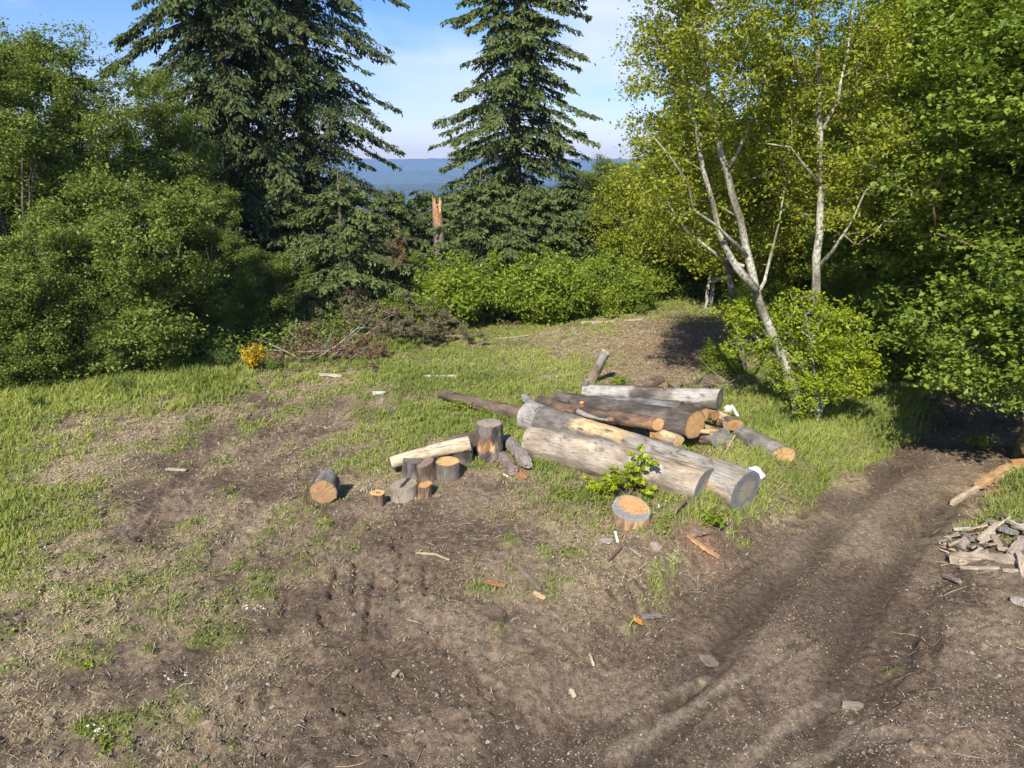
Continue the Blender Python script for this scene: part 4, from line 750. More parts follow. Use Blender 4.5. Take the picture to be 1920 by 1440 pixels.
def P_bark(c=GREYB, c2=None, patch=0., pc=SILVER, up=True):
    c2 = c*.6 if c2 is None else c2
    def f(s, a, x, y, z, seed):
        n = nzf(x, y, z, 9, seed+1); col = lerp(np.array(c2), np.array(c)*1.15, sstep(.3, .65, n)); bm = np.ones_like(s)
        if patch > 0:
            m = sstep(.62-patch*.3, .66-patch*.3, fbm3(x, y, z*.6, 3.2, 4, seed+2)); col = lerp(col, np.array(pc)*(.8+.4*n[..., None]), m); bm = 1-m
        return col, bm
    return f
def P_bare(c=BARE, c2=SILVER, stain=.3):
    def f(s, a, x, y, z, seed):
        n = nzf(x, y, z, 6, seed+1); m = sstep(.45, .62, fbm3(x, y, z*.5, 2.4, 3, seed+2)); col = lerp(np.array(c)*(.75+.5*n[..., None]), np.array(c2)*(.75+.5*n[..., None]), m)
        st = sstep(.62, .72, fbm3(x+9, y, z*.4, 5, 3, seed+4))*stain; col = lerp(col, np.array([.15, .10, .06]), st)
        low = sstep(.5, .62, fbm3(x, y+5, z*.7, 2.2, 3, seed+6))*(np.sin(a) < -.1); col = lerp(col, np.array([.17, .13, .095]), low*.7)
        return col, np.zeros_like(s)+.08
    return f
def ends(px1, py1, z1, px2, py2, z2): return at(px1, py1, z1), at(px2, py2, z2)
def greyend(rim=DARKB):
    def f(r, a, D):
        n = fbm3(D[..., 0], D[..., 1], D[..., 2], 6, 3, 3); c = lerp(np.array([.30, .25, .19])*(.8+.4*n[..., None]), np.array([.17, .175, .175])*(.6+.8*n[..., None]), sstep(.35, .7, r+.5*(n-.5)))
        ck = np.abs(np.sin(a*5+n*3)) ; c = lerp(c, np.array([.06, .055, .05]), (ck < .05)*.6); c = lerp(c, np.array([.27, .265, .25]), sstep(.93, 1., r)*.6)
        return c
    return f
G_LG = 'logs of the log pile'
# the two big bare logs in front
A, B = ends(992, 829, .33, 1322, 914, .39)
def pl1(s, a, x, y, z, seed):
    c, b_ = P_bare(BARE*1.05, np.array([.32, .275, .215]), .45)(s, a, x, y, z, seed)
    hole = np.exp(-(((s-.36)/.05)**2+((a-5.6)/.4)**2)); c = lerp(c, np.array([.30, .13, .05]), np.clip(hole, 0, 1))
    for (ks, ka) in ((.25, 1.9), (.62, 1.2), (.48, 2.2), (.12, .6)): kk = np.exp(-(((s-ks)/.018)**2+((a-ka)/.16)**2)); c = lerp(c, np.array([.14, .10, .075]), np.clip(kk*.9, 0, 1))
    sil = np.exp(-(((s-.72)/.09)**2+((a-2.4)/.35)**2)); c = lerp(c, np.array([.55, .56, .58]), np.clip(sil*1.1*fbm3(x, y, z, 14, 3, 5), 0, 1))
    return c, b_
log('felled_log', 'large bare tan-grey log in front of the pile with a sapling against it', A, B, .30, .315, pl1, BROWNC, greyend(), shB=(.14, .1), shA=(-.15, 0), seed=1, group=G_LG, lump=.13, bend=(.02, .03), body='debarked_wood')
A, B = ends(990, 782, .36, 1398, 922, .34)
def pl2(s, a, x, y, z, seed):
    n = nzf(x, y, z, 8, 2); w = fbm3(x, y, z*.5, 3, 4, 8)-.5
    bark = lerp(GREYB*.7, GREYB*1.3, sstep(.3, .7, n)); bare = lerp(SILVER*.85, SILVER*1.1, n); tan = lerp(TANC*1.0, np.array([.62, .45, .22]), n)
    m_bare = (1-sstep(.085, .10, s+w*.02)); mid = sstep(.22, .30, s+w*.3)*(1-sstep(.58, .66, s+w*.2))*(1-sstep(2.25, 2.6, a+w*1.6)); late = sstep(.50, .58, s+w*.30-.05*sstep(2., 2.6, a))
    c = lerp(bark*.8, tan, np.clip(mid*sstep(.34, .46, n+.12), 0, 1)); c = lerp(c, lerp(bare*.92, BARE*1.0, sstep(.4, .6, n)), late); c = lerp(c, bare*1.05, m_bare); bm = (1-mid)*(1-late)*(1-m_bare)
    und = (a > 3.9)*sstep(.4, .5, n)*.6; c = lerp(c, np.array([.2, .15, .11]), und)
    return c, bm
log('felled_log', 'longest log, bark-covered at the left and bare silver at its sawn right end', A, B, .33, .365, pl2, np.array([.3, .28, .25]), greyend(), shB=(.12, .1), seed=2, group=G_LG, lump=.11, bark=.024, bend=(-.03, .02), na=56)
A, B = ends(1040, 752, .60, 1303, 797, .62)
log('felled_log', 'thick dark-barked log with a large orange sawn face', A, B, .19, .26, P_bark(GREYB*.7, DARKB*.8, .0), BROWNC, ORANGE, shB=(0.41, 0), seed=3, group=G_LG, bark=.02, lump=.08)
A, B = ends(1012, 752, .62, 1234, 795, .85)
def pl4(s, a, x, y, z, seed):
    c, b_ = P_bark(REDB*.35+BROWNB*.55, DARKB*.8)(s, a, x, y, z, seed); m = sstep(.64, .70, fbm3(x, y, z*.6, 8, 3, 9)); c = lerp(c, np.array([.30, .16, .08]), m*.8); return c, b_
log('felled_log', 'thin reddish-brown log lying on top of the pile with a small round orange end', A, B, .11, .12, pl4, BROWNC, ORANGE, shB=(0.38, 0), seed=4, group=G_LG, bark=.014, lump=.14, bend=(0, -.05), knots=((.40, 1.9, .045, .05, (.55, .27, .10)), (.62, 1.4, .03, .04, None), (.25, 1.2, .03, .03, None)))
A, B = ends(1092, 737, .26, 1350, 749, .30)
def pl5(s, a, x, y, z, seed):
    n = nzf(x, y, z, 8, 5); w = fbm3(x, y, z*.5, 2.6, 4, 15)-.5; bark = lerp(DARKB, GREYB*1.1, sstep(.3, .7, n)); bare = lerp(SILVER, SILVER*1.35, n); up = (np.sin(a) > -.1)
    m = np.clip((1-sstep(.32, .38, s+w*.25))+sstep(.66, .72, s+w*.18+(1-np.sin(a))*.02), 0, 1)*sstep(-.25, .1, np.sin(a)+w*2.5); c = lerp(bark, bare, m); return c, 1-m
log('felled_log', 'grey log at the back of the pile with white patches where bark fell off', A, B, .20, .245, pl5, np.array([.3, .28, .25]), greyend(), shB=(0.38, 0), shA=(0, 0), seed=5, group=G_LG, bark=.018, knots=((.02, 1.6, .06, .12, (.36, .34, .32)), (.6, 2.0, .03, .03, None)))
A, B = ends(1060, 753, .42, 1275, 768, .50)
log('felled_log', 'slate-grey log between the back log and the thick dark-barked one', A, B, .16, .17, P_bark(np.array([.16, .155, .15]), DARKB, .35, np.array([.24, .24, .25])), BROWNC, np.array([.26, .21, .15]), shB=(0.34, .2), seed=6, group=G_LG, bark=.014, knots=())
A, B = ends(1262, 767, .50, 1320, 778, .50)
log('felled_log', 'short log with a round orange end beside the thick dark-barked log', A, B, .125, .13, P_bark(BROWNB), BROWNC, ORANGE, shB=(0.45, 0), seed=7, group=G_LG)
A, B = ends(1290, 770, .45, 1342, 779, .46)
log('felled_log', 'small log with a darker orange end below the back log', A, B, .10, .105, P_bark(BROWNB*1.2, None, .3, ORANGE2), BROWNC, ORANGE2, shB=(0.45, 0), seed=8, group=G_LG)
A, B = ends(1345, 782, .34, 1378, 797, .32)
log('felled_log', 'stubby log with a slanted orange cut at the right end of the pile', A, B, .14, .13, P_bark(BROWNB*1.1, None, .5, TANC), BROWNC, ORANGE, shB=(.8, .3), seed=9, group=G_LG)
A, B = ends(1302, 812, .28, 1352, 822, .30)
log('felled_log', 'split chunk with peeled orange bark and a greyed end in the pile', A, B, .20, .19, P_bark(BARE*.8, BROWNB, .6, np.array([.52, .33, .14])), BROWNC, greyend(), shB=(.55, 0), seed=10, group=G_LG)
A, B = ends(1225, 812, .62, 1272, 827, .60)
log('felled_log', 'short peeled log with a small tan end in front of the thick dark-barked one', A, B, .115, .115, P_bark(BARE*.9, ORANGE2*.8, .6, TANC), BROWNC, np.array([.56, .40, .20]), shB=(0.38, 0), seed=11, group=G_LG)
A, B = ends(1312, 808, .45, 1330, 810, .45)
log('wood_offcut', 'small pale offcut wedged below the big orange sawn face', A, B, .05, .04, P_bare(TANC*1.1, TANC*1.2, .05), TANC, TANC, seed=12, cat='wood piece')
A, B = ends(1388, 812, .22, 1467, 857, .26)
log('felled_log', 'separate grey log pointing to the track with a wide orange sawn end', A, B, .15, .215, P_bark(GREYB*1.3, GREYB*.9, .3, SILVER*.8), BROWNC, np.array([.60, .38, .17]), shB=(0.34, .25), seed=13, group=G_LG, bark=.01)
A, B = ends(826, 738, .26, 985, 778, .30)
log('felled_log', 'long brown-barked log lying in the grass left of the pile', A, B, .10, .155, P_bark(BROWNB*1.05, DARKB, .0), np.array([.5, .18, .08]), BROWNC, seed=14, group=G_LG, bark=.02, lump=.12, bend=(.03, -.04))
A, B = ends(983, 745, .50, 1012, 772, .62)
log('broken_branch', 'stubby silver broken limb at the left tip of the pile', A, B, .085, .10, P_bare(SILVER*.8, SILVER, .2), GREYC, GREYC, seed=15, cat='branch', lump=.15, jagA=.1, jagB=.1, body='wood')
A, B = ends(1084, 771, .80, 1142, 788, .82)
log('broken_branch', 'thin silver tapering limb lying on the longest log', A, B, .055, .022, P_bare(SILVER*.85, SILVER, .1), np.array([.06, .05, .04]), GREYC, seed=16, cat='branch', bend=(0, -.03), lump=.12, body='wood')
A, B = at(1105, 722, .0), PY(1136, 660, at(1105, 722, 0).y+.1)
log('leaning_post', 'grey weathered stub sticking up at a slant behind the pile', A, B, .13, .115, P_bare(SILVER*.75, BARE*.8, .3), BROWNC, np.array([.42, .38, .32]), seed=17, cat='post', lump=.1, body='wood', shB=(0, .4), jagB=.12)
A, B = ends(1200, 727, .08, 1240, 711, .12)
log('wood_offcut', 'short brown log behind the back log', A, B, .12, .10, P_bark(BROWNB*1.5, BROWNB), BROWNC, BROWNC, seed=18, cat='wood piece', lump=.12)
A, B = ends(1262, 730, .04, 1276, 716, .2)
log('wood_offcut', 'tan wedge of splintered wood behind the back log', A, B, .17, .05, P_bare(BARE*.75, BARE*.6, .3), BROWNC, BROWNC, seed=19, cat='wood piece', lump=.2, jagB=.15, body='wood')
A, B = ends(1318, 728, .02, 1330, 712, .3)
log('root_wad', 'round dark root lump at the edge of the twig heap', A, B, .20, .13, P_bark(BROWNB*1.2, DARKB), DARKB, BROWNB, seed=20, cat='root', lump=.3, bark=.05)
A, B = ends(1125, 729, .1, 1200, 730, .12)
log('wood_offcut', 'thin dark slab lying along the back of the pile', A, B, .10, .09, P_bark(DARKB*1.4, DARKB), BROWNC, BROWNC, seed=22, cat='wood piece', lump=.2)
# left group of rounds
G_RD = 'sawn wood rounds'
A, B = ends(733, 868, .26, 880, 832, .48)
log('peeled_pole', 'pale peeled pole resting across the rounds', A, B, .11, .145, P_bare(np.array([.50, .41, .28]), np.array([.56, .47, .33]), .15), TANC, DARKB, seed=23, lump=.08, body='debarked_wood', bend=(0, .02))
A, B = ends(845, 836, .20, 905, 826, .30)
log('felled_log', 'dark-barked log behind the peeled pole, its end against the tall round', A, B, .18, .19, P_bark(BROWNB, DARKB), BROWNC, BROWNC, seed=24, lump=.1, bark=.02, group=G_LG)
def upr(px, pyb, r, h, label, cc, paint, seed, tilt=(0, 0), group=G_RD, shB=(0, 0), name='wood_round', **kw):
    b = gp(px, pyb); b.y += r*.8; b.z = hgt(b.x, b.y)-.03; t = b+Vector((tilt[0]*h, tilt[1]*h, h))
    return log(name, label, b, t, r*1.04, r, paint, BROWNC, cc, seed=seed, group=group, shB=shB, cat='wood round', **kw)
def p_tall(s, a, x, y, z, seed):
    c, b_ = P_bark(GREYB*.95, DARKB)(s, a, x, y, z, seed); dz = np.abs(((a-4.45+math.pi) % (2*math.pi))-math.pi); m = sstep(.33, .36, s+.04*np.sin(a*5))*(1-sstep(.56, .66, s+.1*np.sin(a*9)))*(dz < .75); n = fbm3(x, y, z*.4, 18, 3, 9); c = lerp(c, lerp(np.array([.30, .13, .05]), np.array([.66, .46, .25]), sstep(.4, .62, n)), m); return c, b_*(1-m)
upr(917, 868, .235, .72, 'tall upright round with an orange scar in its bark', np.array([.33, .27, .22]), p_tall, 31, bark=.018, na=72)
upr(860, 876, .235, .36, 'round with a bright orange top half under the peeled pole', ORANGE, P_bark(GREYB*.8, DARKB), 32, shB=(0, .04), bark=.015)
upr(839, 904, .20, .34, 'round with an orange rim and fresh top beside the stack of dark rounds', np.array([.60, .38, .15]), P_bark(GREYB*.9, BROWNB), 33, shB=(0, .04), bark=.012)
upr(770, 902, .16, .36, 'dark grey barked round under the left part of the pole', np.array([.17, .15, .13]), P_bark(np.array([.20, .185, .17]), DARKB), 34, tilt=(.08, 0), bark=.018)
upr(801, 905, .15, .34, 'brown round between the dark grey one and the orange-topped one', np.array([.24, .17, .12]), P_bark(BROWNB*1.3, BROWNB*.8), 35, tilt=(-.1, 0), shB=(.3, .1))
def c_cr(r, a, D): n = fbm3(D[..., 0], D[..., 1], D[..., 2], 9, 3, 4); c = lerp(np.array([.22, .175, .12]), np.array([.33, .27, .20]), n); m = (np.abs(D[..., 0]-.3*D[..., 1]) < .035)*(D[..., 1] > -.10)*(n > .3); return lerp(c, np.array([.03, .025, .02]), m*1.)
upr(755, 940, .22, .25, 'wide weathered round with a dark cracked top at the front of the group', c_cr, P_bare(np.array([.30, .25, .19]), np.array([.34, .29, .23]), .2), 36, shB=(.1, .05), lump=.08, body='debarked_wood')
upr(797, 933, .125, .22, 'small split round with an orange side in front of the group', ORANGE2*1.1, P_bark(ORANGE2*.9, BROWNB, .5, BROWNB*1.3), 37, shB=(.2, .05))
def c_nt(r, a, D): n = fbm3(D[..., 0], D[..., 1], D[..., 2], 9, 3, 4); c = lerp(np.array([.50, .29, .11]), np.array([.66, .45, .2]), n); m = (np.hypot(D[..., 0]-.01, D[..., 1]-.01) < .035); return lerp(c, np.array([.25, .12, .05]), m*1.)
upr(706, 952, .12, .24, 'small notched round with a pale orange top standing alone', c_nt, P_bark(ORANGE2*1.2, BROWNB, .6, BROWNB*1.4), 38, lump=.12, tilt=(.03, 0))
A = gp(608, 945); B_ = Vector((A.x, A.y, hgt(A.x, A.y)+.21)); d = Vector((-.05, 1, .12)).normalized()
log('wood_round', 'dark round lying on its side with its brown face to the viewer, leftmost of all', B_+d*.34+Vector((0, 0, .0)), B_, .20, .215, P_bark(np.array([.19, .175, .16]), DARKB), BROWNC, np.array([.40, .25, .13]), seed=39, group=G_RD, cat='wood round', bark=.02)
def c_st(r, a, D):
    n = fbm3(D[..., 0], D[..., 1], D[..., 2], 7, 3, 4); n2_ = fbm3(D[..., 0]*.6, D[..., 1]*1.6, D[..., 2], 26, 3, 6); q = np.hypot((D[..., 0]-.05)/.21, (D[..., 1]-.07)/.17)+.5*(n-.5)
    c = lerp(np.array([.47, .26, .11])*(.6+.8*n2_[..., None]), np.array([.21, .21, .20])*(.5+1.0*n2_[..., None]), sstep(.98, 1.22, q)); return lerp(c, np.array([.33, .32, .30]), sstep(.95, 1, r)*.5)
def p_st(s, a, x, y, z, seed): c, b_ = P_bare(np.array([.40, .26, .14]), np.array([.46, .27, .12]), .5)(s, a, x, y, z, seed); return c, b_
upr(1187, 992, .28, .25, 'low stump with an orange and blue-grey tilted top in front of the bare logs', c_st, p_st, 40, shB=(-.10, .30), body='debarked_wood', name='tree_stump', group=None)
# decayed slabs right of the tall round
def slab(name, label, A, B, w, th, col, seed, cat='wood piece', group=None, jag=.25, roll=0):
    """split plank: irregular box with ragged ends and a warped face"""
    A = Vector(A); B = Vector(B); rng = np.random.default_rng(seed); n = 14; s = np.linspace(0, 1, n); ax = (B-A); Ln = ax.length; zz = ax.normalized(); xx = Vector((0, 0, 1)).cross(zz).normalized(); yy = zz.cross(xx)
    R_ = Matrix.Rotation(roll, 3, zz); xx = R_ @ xx; yy = R_ @ yy
    Mx = Matrix((xx, yy, zz)).transposed().to_4x4(); Mx.translation = A; prof = np.array([(-.5, -.5), (0, -.6), (.5, -.5), (.55, 0), (.5, .5), (.1, .62), (-.3, .5), (-.5, .45)]); m = len(prof)
    taper = np.clip(np.minimum(s*6+.72, (1-s)*5+.62), 0, 1); V = np.zeros((n, m, 3)); dn = rng.normal(0, .05, (n, m, 2)); V[..., 0] = (prof[None, :, 0]*taper[:, None]+dn[..., 0])*w; V[..., 1] = (prof[None, :, 1]*taper[:, None]**.5+dn[..., 1])*th; V[..., 2] = s[:, None]*Ln
    V[0, :, 2] -= rng.random(m)*jag*w; V[-1, :, 2] += rng.random(m)*jag*w*1.5; V[..., 1] += (rng.normal(0, .012)*Ln*np.sin(math.pi*s))[:, None]
    i = np.arange(n-1)[:, None]*m; k = (np.arange(m)+1) % m; j = np.arange(m)[None]; F_ = np.stack([i+j, i+k[None], i+m+k[None], i+m+j], -1).reshape(-1, 4); V = V.reshape(-1, 3)
    c0 = V[:m].mean(0); c1 = V[-m:].mean(0); V = np.vstack([V, c0, c1]); e0 = np.stack([k, np.arange(m), np.full(m, n*m)], 1); e1 = np.stack([(n-1)*m+np.arange(m), (n-1)*m+k, np.full(m, n*m+1)], 1)
    nn = fbm3(V[:, 0], V[:, 1], V[:, 2]*.3, 30, 3, seed)[:, None]; g = Geo(); g.add(V, [F_, e0, e1], np.hstack([np.array(col)*(.65+.7*nn), nn*0+.3])); o = g.build(name, M_log, None, smooth=False); o.matrix_world = Mx; return tag(o, label, cat, group)
def gs(px1, py1, px2, py2, z1=.04, z2=.04): a_, b_ = gp(px1, py1), gp(px2, py2); a_.z = float(surf(a_.x, a_.y))+z1; b_.z = float(surf(b_.x, b_.y))+z2; return a_, b_
G_SL = 'split pieces of wood lying about'
BR = (.22, .17, .13); PALE = (.42, .36, .28); SIL = (.40, .39, .36); OR = (.52, .28, .10); DK = (.15, .11, .08)
for (q, w, th, col, lab, kw) in (
  ((948, 845, 990, 885, .22, .12), .20, .10, (.25, .215, .19), 'decayed slab leaning right of the tall round', {}), ((940, 868, 965, 895, .14, .08), .16, .12, (.22, .17, .14), 'rotten bark chunk in front of the leaning decayed slab', {}),
  ((968, 888, 984, 900, .04, .03), .14, .06, (.33, .16, .07), 'orange-brown rotten fragment near the decayed slabs', {}), ((943, 893, 952, 897, .05, .03), .03, .02, (.6, .58, .52), 'tiny white splinter by the rotten bark chunk', {}),
  ((1376, 838, 1356, 862, .20, .03), .03, .03, PALE, 'pale stick propped under the split chunk', {}), ((1348, 846, 1378, 856, .10, .06), .04, .03, DK, 'dark stick crossing the pale propped one', {}), ((1368, 802, 1380, 812, .45, .35), .05, .02, (.6, .6, .6), 'white splinter stuck by the slanted orange cut', {}), ((1357, 822, 1366, 850, .35, .1), .10, .03, (.30, .2, .12), 'dark bark strip hanging in the pile', {}),
  ((797, 711, 857, 712), .11, .06, (.5, .46, .38), 'pale weathered board in the grass behind the brown log', {}), ((578, 706, 640, 709), .10, .05, (.5, .44, .34), 'pale board at the edge of the torn soil', {}), ((700, 743, 720, 742), .14, .06, (.55, .55, .52), 'short white piece of wood in the grass', {}), ((1092, 610, 1150, 606), .13, .08, (.48, .40, .28), 'pale log piece far back in the clearing', {}),
  ((1170, 604, 1205, 600), .06, .05, (.45, .38, .28), 'thin pale piece farthest back in the clearing', {}), ((928, 638, 990, 633), .05, .03, (.45, .36, .25), 'thin tan stick in the straw', {}), ((1305, 700, 1350, 694), .06, .03, (.42, .33, .24), 'pale stick in front of the dark shade', {}),
  ((970, 1068, 1013, 1112), .055, .035, BR, 'grey-brown stick pointing down to the right on bare soil', {}), ((1002, 1118, 1020, 1128), .05, .03, (.5, .36, .2), 'tan splinter at the end of the grey-brown stick', {}), ((905, 1098, 945, 1105), .07, .03, (.30, .15, .08), 'reddish bark flake in the grass tuft', {}),
  ((1205, 1164, 1238, 1160), .08, .02, (.24, .20, .17), 'brown bark flake on the road edge', {}), ((1190, 1168, 1202, 1172), .07, .03, (.6, .26, .06), 'bright orange chip beside the bark flake', {}), ((1153, 1005, 1158, 1020, .05, .03), .035, .02, (.7, .69, .66), 'white splinter below the stump', {}), ((1130, 1018, 1145, 1022), .12, .02, (.36, .31, .27), 'grey flat flake left of the white splinter', {}),
  ((1225, 1025, 1233, 1035), .12, .03, (.30, .25, .2), 'brown square bark flake right below the stump', {}), ((1140, 1055, 1165, 1030), .04, .03, DK, 'dark curved stick below the stump', {}), ((1180, 1035, 1202, 1052), .03, .02, (.34, .29, .24), 'grey thin stick below the stump', {}), ((1250, 1045, 1275, 1062), .035, .02, (.33, .28, .22), 'thin stick right of the brown bark flake', {}),
  ((1345, 1050, 1290, 1015), .10, .03, (.50, .29, .13), 'orange-brown slab of rotten wood by the road edge', {}), ((1268, 968, 1285, 955, .1, .14), .04, .03, DK, 'dark stub in the grass right of the stump', {}), ((1330, 1000, 1290, 1008), .12, .04, (.26, .19, .13), 'brown bark plate by the road edge', {}),
  ((1070, 1300, 1077, 1312), .05, .02, (.48, .38, .27), 'tan chip lying on the open soil', {}), ((1105, 1238, 1113, 1255), .03, .02, (.42, .33, .22), 'upright tan sliver on the open soil', {}), ((1322, 1228, 1337, 1245), .14, .02, (.20, .165, .13), 'grey flat clod in the road', {}), ((738, 1273, 747, 1262), .05, .03, (.36, .27, .19), 'small brown chip on the soil', {}),
  ((780, 1040, 815, 1043), .028, .02, (.42, .33, .22), 'left half of the bent tan stick', {}), ((815, 1043, 842, 1056), .025, .02, (.42, .33, .22), 'right half of the bent tan stick', {}), ((312, 884, 348, 882), .06, .03, (.42, .36, .28), 'pale stick on the torn dark soil', {}), ((1580, 1330, 1612, 1332), .10, .02, (.27, .22, .17), 'pale flat slab pressed into the road', {}),
  ((1785, 944, 1832, 922, .05, .08), .085, .07, (.44, .35, .25), 'light stick end poking out of the grass on the right', {}), ((1832, 922, 1890, 885, .10, .12), .15, .09, (.45, .28, .14), 'orange split log on the right grass', {}), ((1850, 908, 1925, 878, .08, .10), .16, .08, (.46, .35, .22), 'pale split log behind the orange one', {}), ((1860, 930, 1880, 925), .08, .04, (.35, .18, .10), 'brown wood scrap in front of the split logs', {}),
  ((1895, 882, 1960, 884, .16, .16), .14, .08, (.48, .25, .10), 'deep orange split end at the picture border', {})):
    a_, b_ = gs(*q); slab('wood_piece', lab, a_, b_, w, th, col, abs(hash((q[0], q[1]))) % 9999, group=G_SL, **kw)
# scrap heap beside the track on the right
G_SC = 'scrap wood heap beside the track'
for (q, w, th, col, lab) in (
  ((1783, 1056, 1940, 1066, .07, .09), .17, .13, (.37, .30, .22), 'thick split log, longest piece of the scrap heap'), ((1800, 1068, 1870, 1072, .04, .04), .05, .03, (.40, .34, .27), 'thin lath in front of the longest scrap log'), ((1880, 1077, 1930, 1074, .04, .04), .05, .03, (.42, .36, .28), 'thin lath at the border in front of the scrap log'),
  ((1835, 1024, 1868, 1000, .10, .14), .09, .03, (.42, .34, .24), 'tan board propped diagonally on the scrap heap'), ((1843, 992, 1925, 1006, .10, .12), .09, .05, (.33, .29, .24), 'grey board along the back of the scrap heap'), ((1788, 998, 1818, 1000, .05, .05), .06, .03, (.46, .44, .40), 'light grey short board at the left back of the heap'),
  ((1765, 1026, 1780, 1014, .05, .06), .09, .04, (.33, .29, .23), 'grey block at the left tip of the scrap heap'), ((1765, 1030, 1804, 1038, .04, .03), .035, .02, (.50, .35, .16), 'orange-tan lath at the front left of the heap'), ((1760, 1034, 1778, 1040), .02, .015, (.40, .34, .28), 'thin twig left of the orange-tan lath'), ((1802, 1012, 1825, 1022, .08, .08), .10, .05, (.22, .19, .16), 'dark grey slab in the left middle of the heap'),
  ((1800, 1034, 1812, 1020, .06, .08), .11, .05, (.30, .25, .20), 'brown block below the dark grey slab'), ((1860, 1018, 1872, 1032, .08, .06), .09, .04, (.33, .26, .19), 'brown short board right of the propped board'), ((1872, 1006, 1900, 1014, .12, .12), .11, .05, (.22, .20, .18), 'slate-coloured slab near the back of the heap'), ((1895, 1050, 1918, 1028, .10, .14), .13, .05, (.31, .25, .20), 'broad brown slab standing behind the longest scrap log'),
  ((1885, 998, 1935, 1022, .16, .12), .06, .04, (.40, .33, .25), 'brown lath sloping across the right of the heap'), ((1822, 1034, 1862, 1016, .04, .12), .03, .02, (.42, .36, .3), 'thin lath leaning on the propped board'), ((1905, 1058, 1918, 1085, .16, .04), .07, .04, (.34, .28, .22), 'short piece lying over the longest scrap log'), ((1868, 1004, 1890, 990, .12, .16), .025, .02, (.48, .38, .24), 'thin tan twig at the heap top'),
  ((1768, 1082, 1798, 1097), .055, .035, (.36, .29, .22), 'loose brown stick in front of the scrap heap'), ((1898, 1128, 1930, 1138, .04, .05), .12, .06, (.38, .33, .28), 'grey chunk alone at the right border'), ((1870, 1036, 1905, 1038, .05, .05), .06, .03, (.38, .3, .22), 'brown lath inside the right of the heap'), ((1776, 1044, 1800, 1050, .04, .04), .05, .03, (.33, .27, .21), 'small brown lath between heap and longest log'),
  ((1905, 1008, 1935, 1000, .14, .14), .08, .04, (.42, .40, .36), 'grey board end at the border on the heap'), ((1818, 1050, 1850, 1042, .05, .05), .05, .03, (.31, .26, .2), 'short lath in front of the brown block')):
    a_, b_ = gs(*q); slab('scrap_board', lab, a_, b_, w, th, col, int(q[0]*7+q[1]), group=G_SC)

rs = random.Random(9)
for cw, cc in (('tan', (.44, .36, .26)), ('brown', (.32, .25, .18)), ('dark brown', (.22, .17, .13)), ('grey', (.36, .31, .24))):
    for rw, (x0, x1, y0, y1) in (('at the left tip', (1770, 1795, 1008, 1040)), ('along the front', (1800, 1860, 1036, 1050)), ('in the middle', (1815, 1880, 1008, 1030)), ('along the back', (1830, 1900, 990, 1004)), ('at the right border', (1890, 1940, 1005, 1045))):
        cx = rs.uniform(x0, x1); cy = rs.uniform(y0, y1); an = rs.choice([-.5, -.2, .1, .3, .6]); l = rs.uniform(22, 62); zz = rs.uniform(.04, .16)
        a_, b_ = gs(cx-l*.5*math.cos(an), cy-l*.44*math.sin(an), cx+l*.5*math.cos(an), cy+l*.44*math.sin(an), zz, zz+rs.uniform(-.03, .04))
        slab('scrap_splinter', 'thin %s splinter %s of the scrap heap' % (cw, rw), a_, b_, rs.uniform(.015, .04), rs.uniform(.012, .025), cc, int(cx*3+cy), group='splinters in the scrap heap')
# plastic sack by the log end
def sack():
    b = at(1412, 886, .30); b.z = .24; g = Geo(); n, m = 22, 30; th = np.linspace(0, math.pi, n)[:, None]; ph = np.linspace(0, 2*math.pi, m, endpoint=False)[None]
    x = np.sin(th)*np.cos(ph); y = np.sin(th)*np.sin(ph); z = np.cos(th)+0*ph; nn = fbm3(x+3, y, z, 2.4, 4, 5); r = .55+.9*nn+.12*np.abs(np.sin(ph*4+z*3)); x = x*r*.17; y = y*r*.13; z = z*r*.16
    V = np.stack([x, y, z], -1).reshape(-1, 3); i = np.arange(n-1)[:, None]*m; k = (np.arange(m)+1) % m; j = np.arange(m)[None]; F_ = np.stack([i+j, i+m+j, i+m+k[None], i+k[None]], -1).reshape(-1, 4)
    q = sstep(.45, .55, fbm3(V[:, 0], V[:, 1], V[:, 2], 7, 2, 2))[:, None]; col = np.array([.62, .72, .85])*(1-q)+np.array([.72, .62, .62])*q; q2 = sstep(.58, .62, fbm3(V[:, 0]+4, V[:, 1], V[:, 2], 9, 2, 2))[:, None]; col = col*(1-q2)+np.array([.80, .81, .84])*q2
    g.add(V, F_, col); m_ = surf_mat('plastic_sack', rough=.45, amt=.1, bump=.3)[0]; o = g.build('plastic_sack', m_); o.location = b; o.rotation_euler = (.3, .4, .5); tag(o, 'crumpled pale blue and pink sack behind the sawn end of the longest log', 'sack')
    g = Geo(); 
    V2 = V*np.array([.55, .6, .55]); g.add(V2, F_, (.6, .58, .52)); o = g.build('plastic_sack', m_); o.location = at(1366, 768, .22); tag(o, 'small dirty white bag at the end of the grey back log', 'sack')
sack()

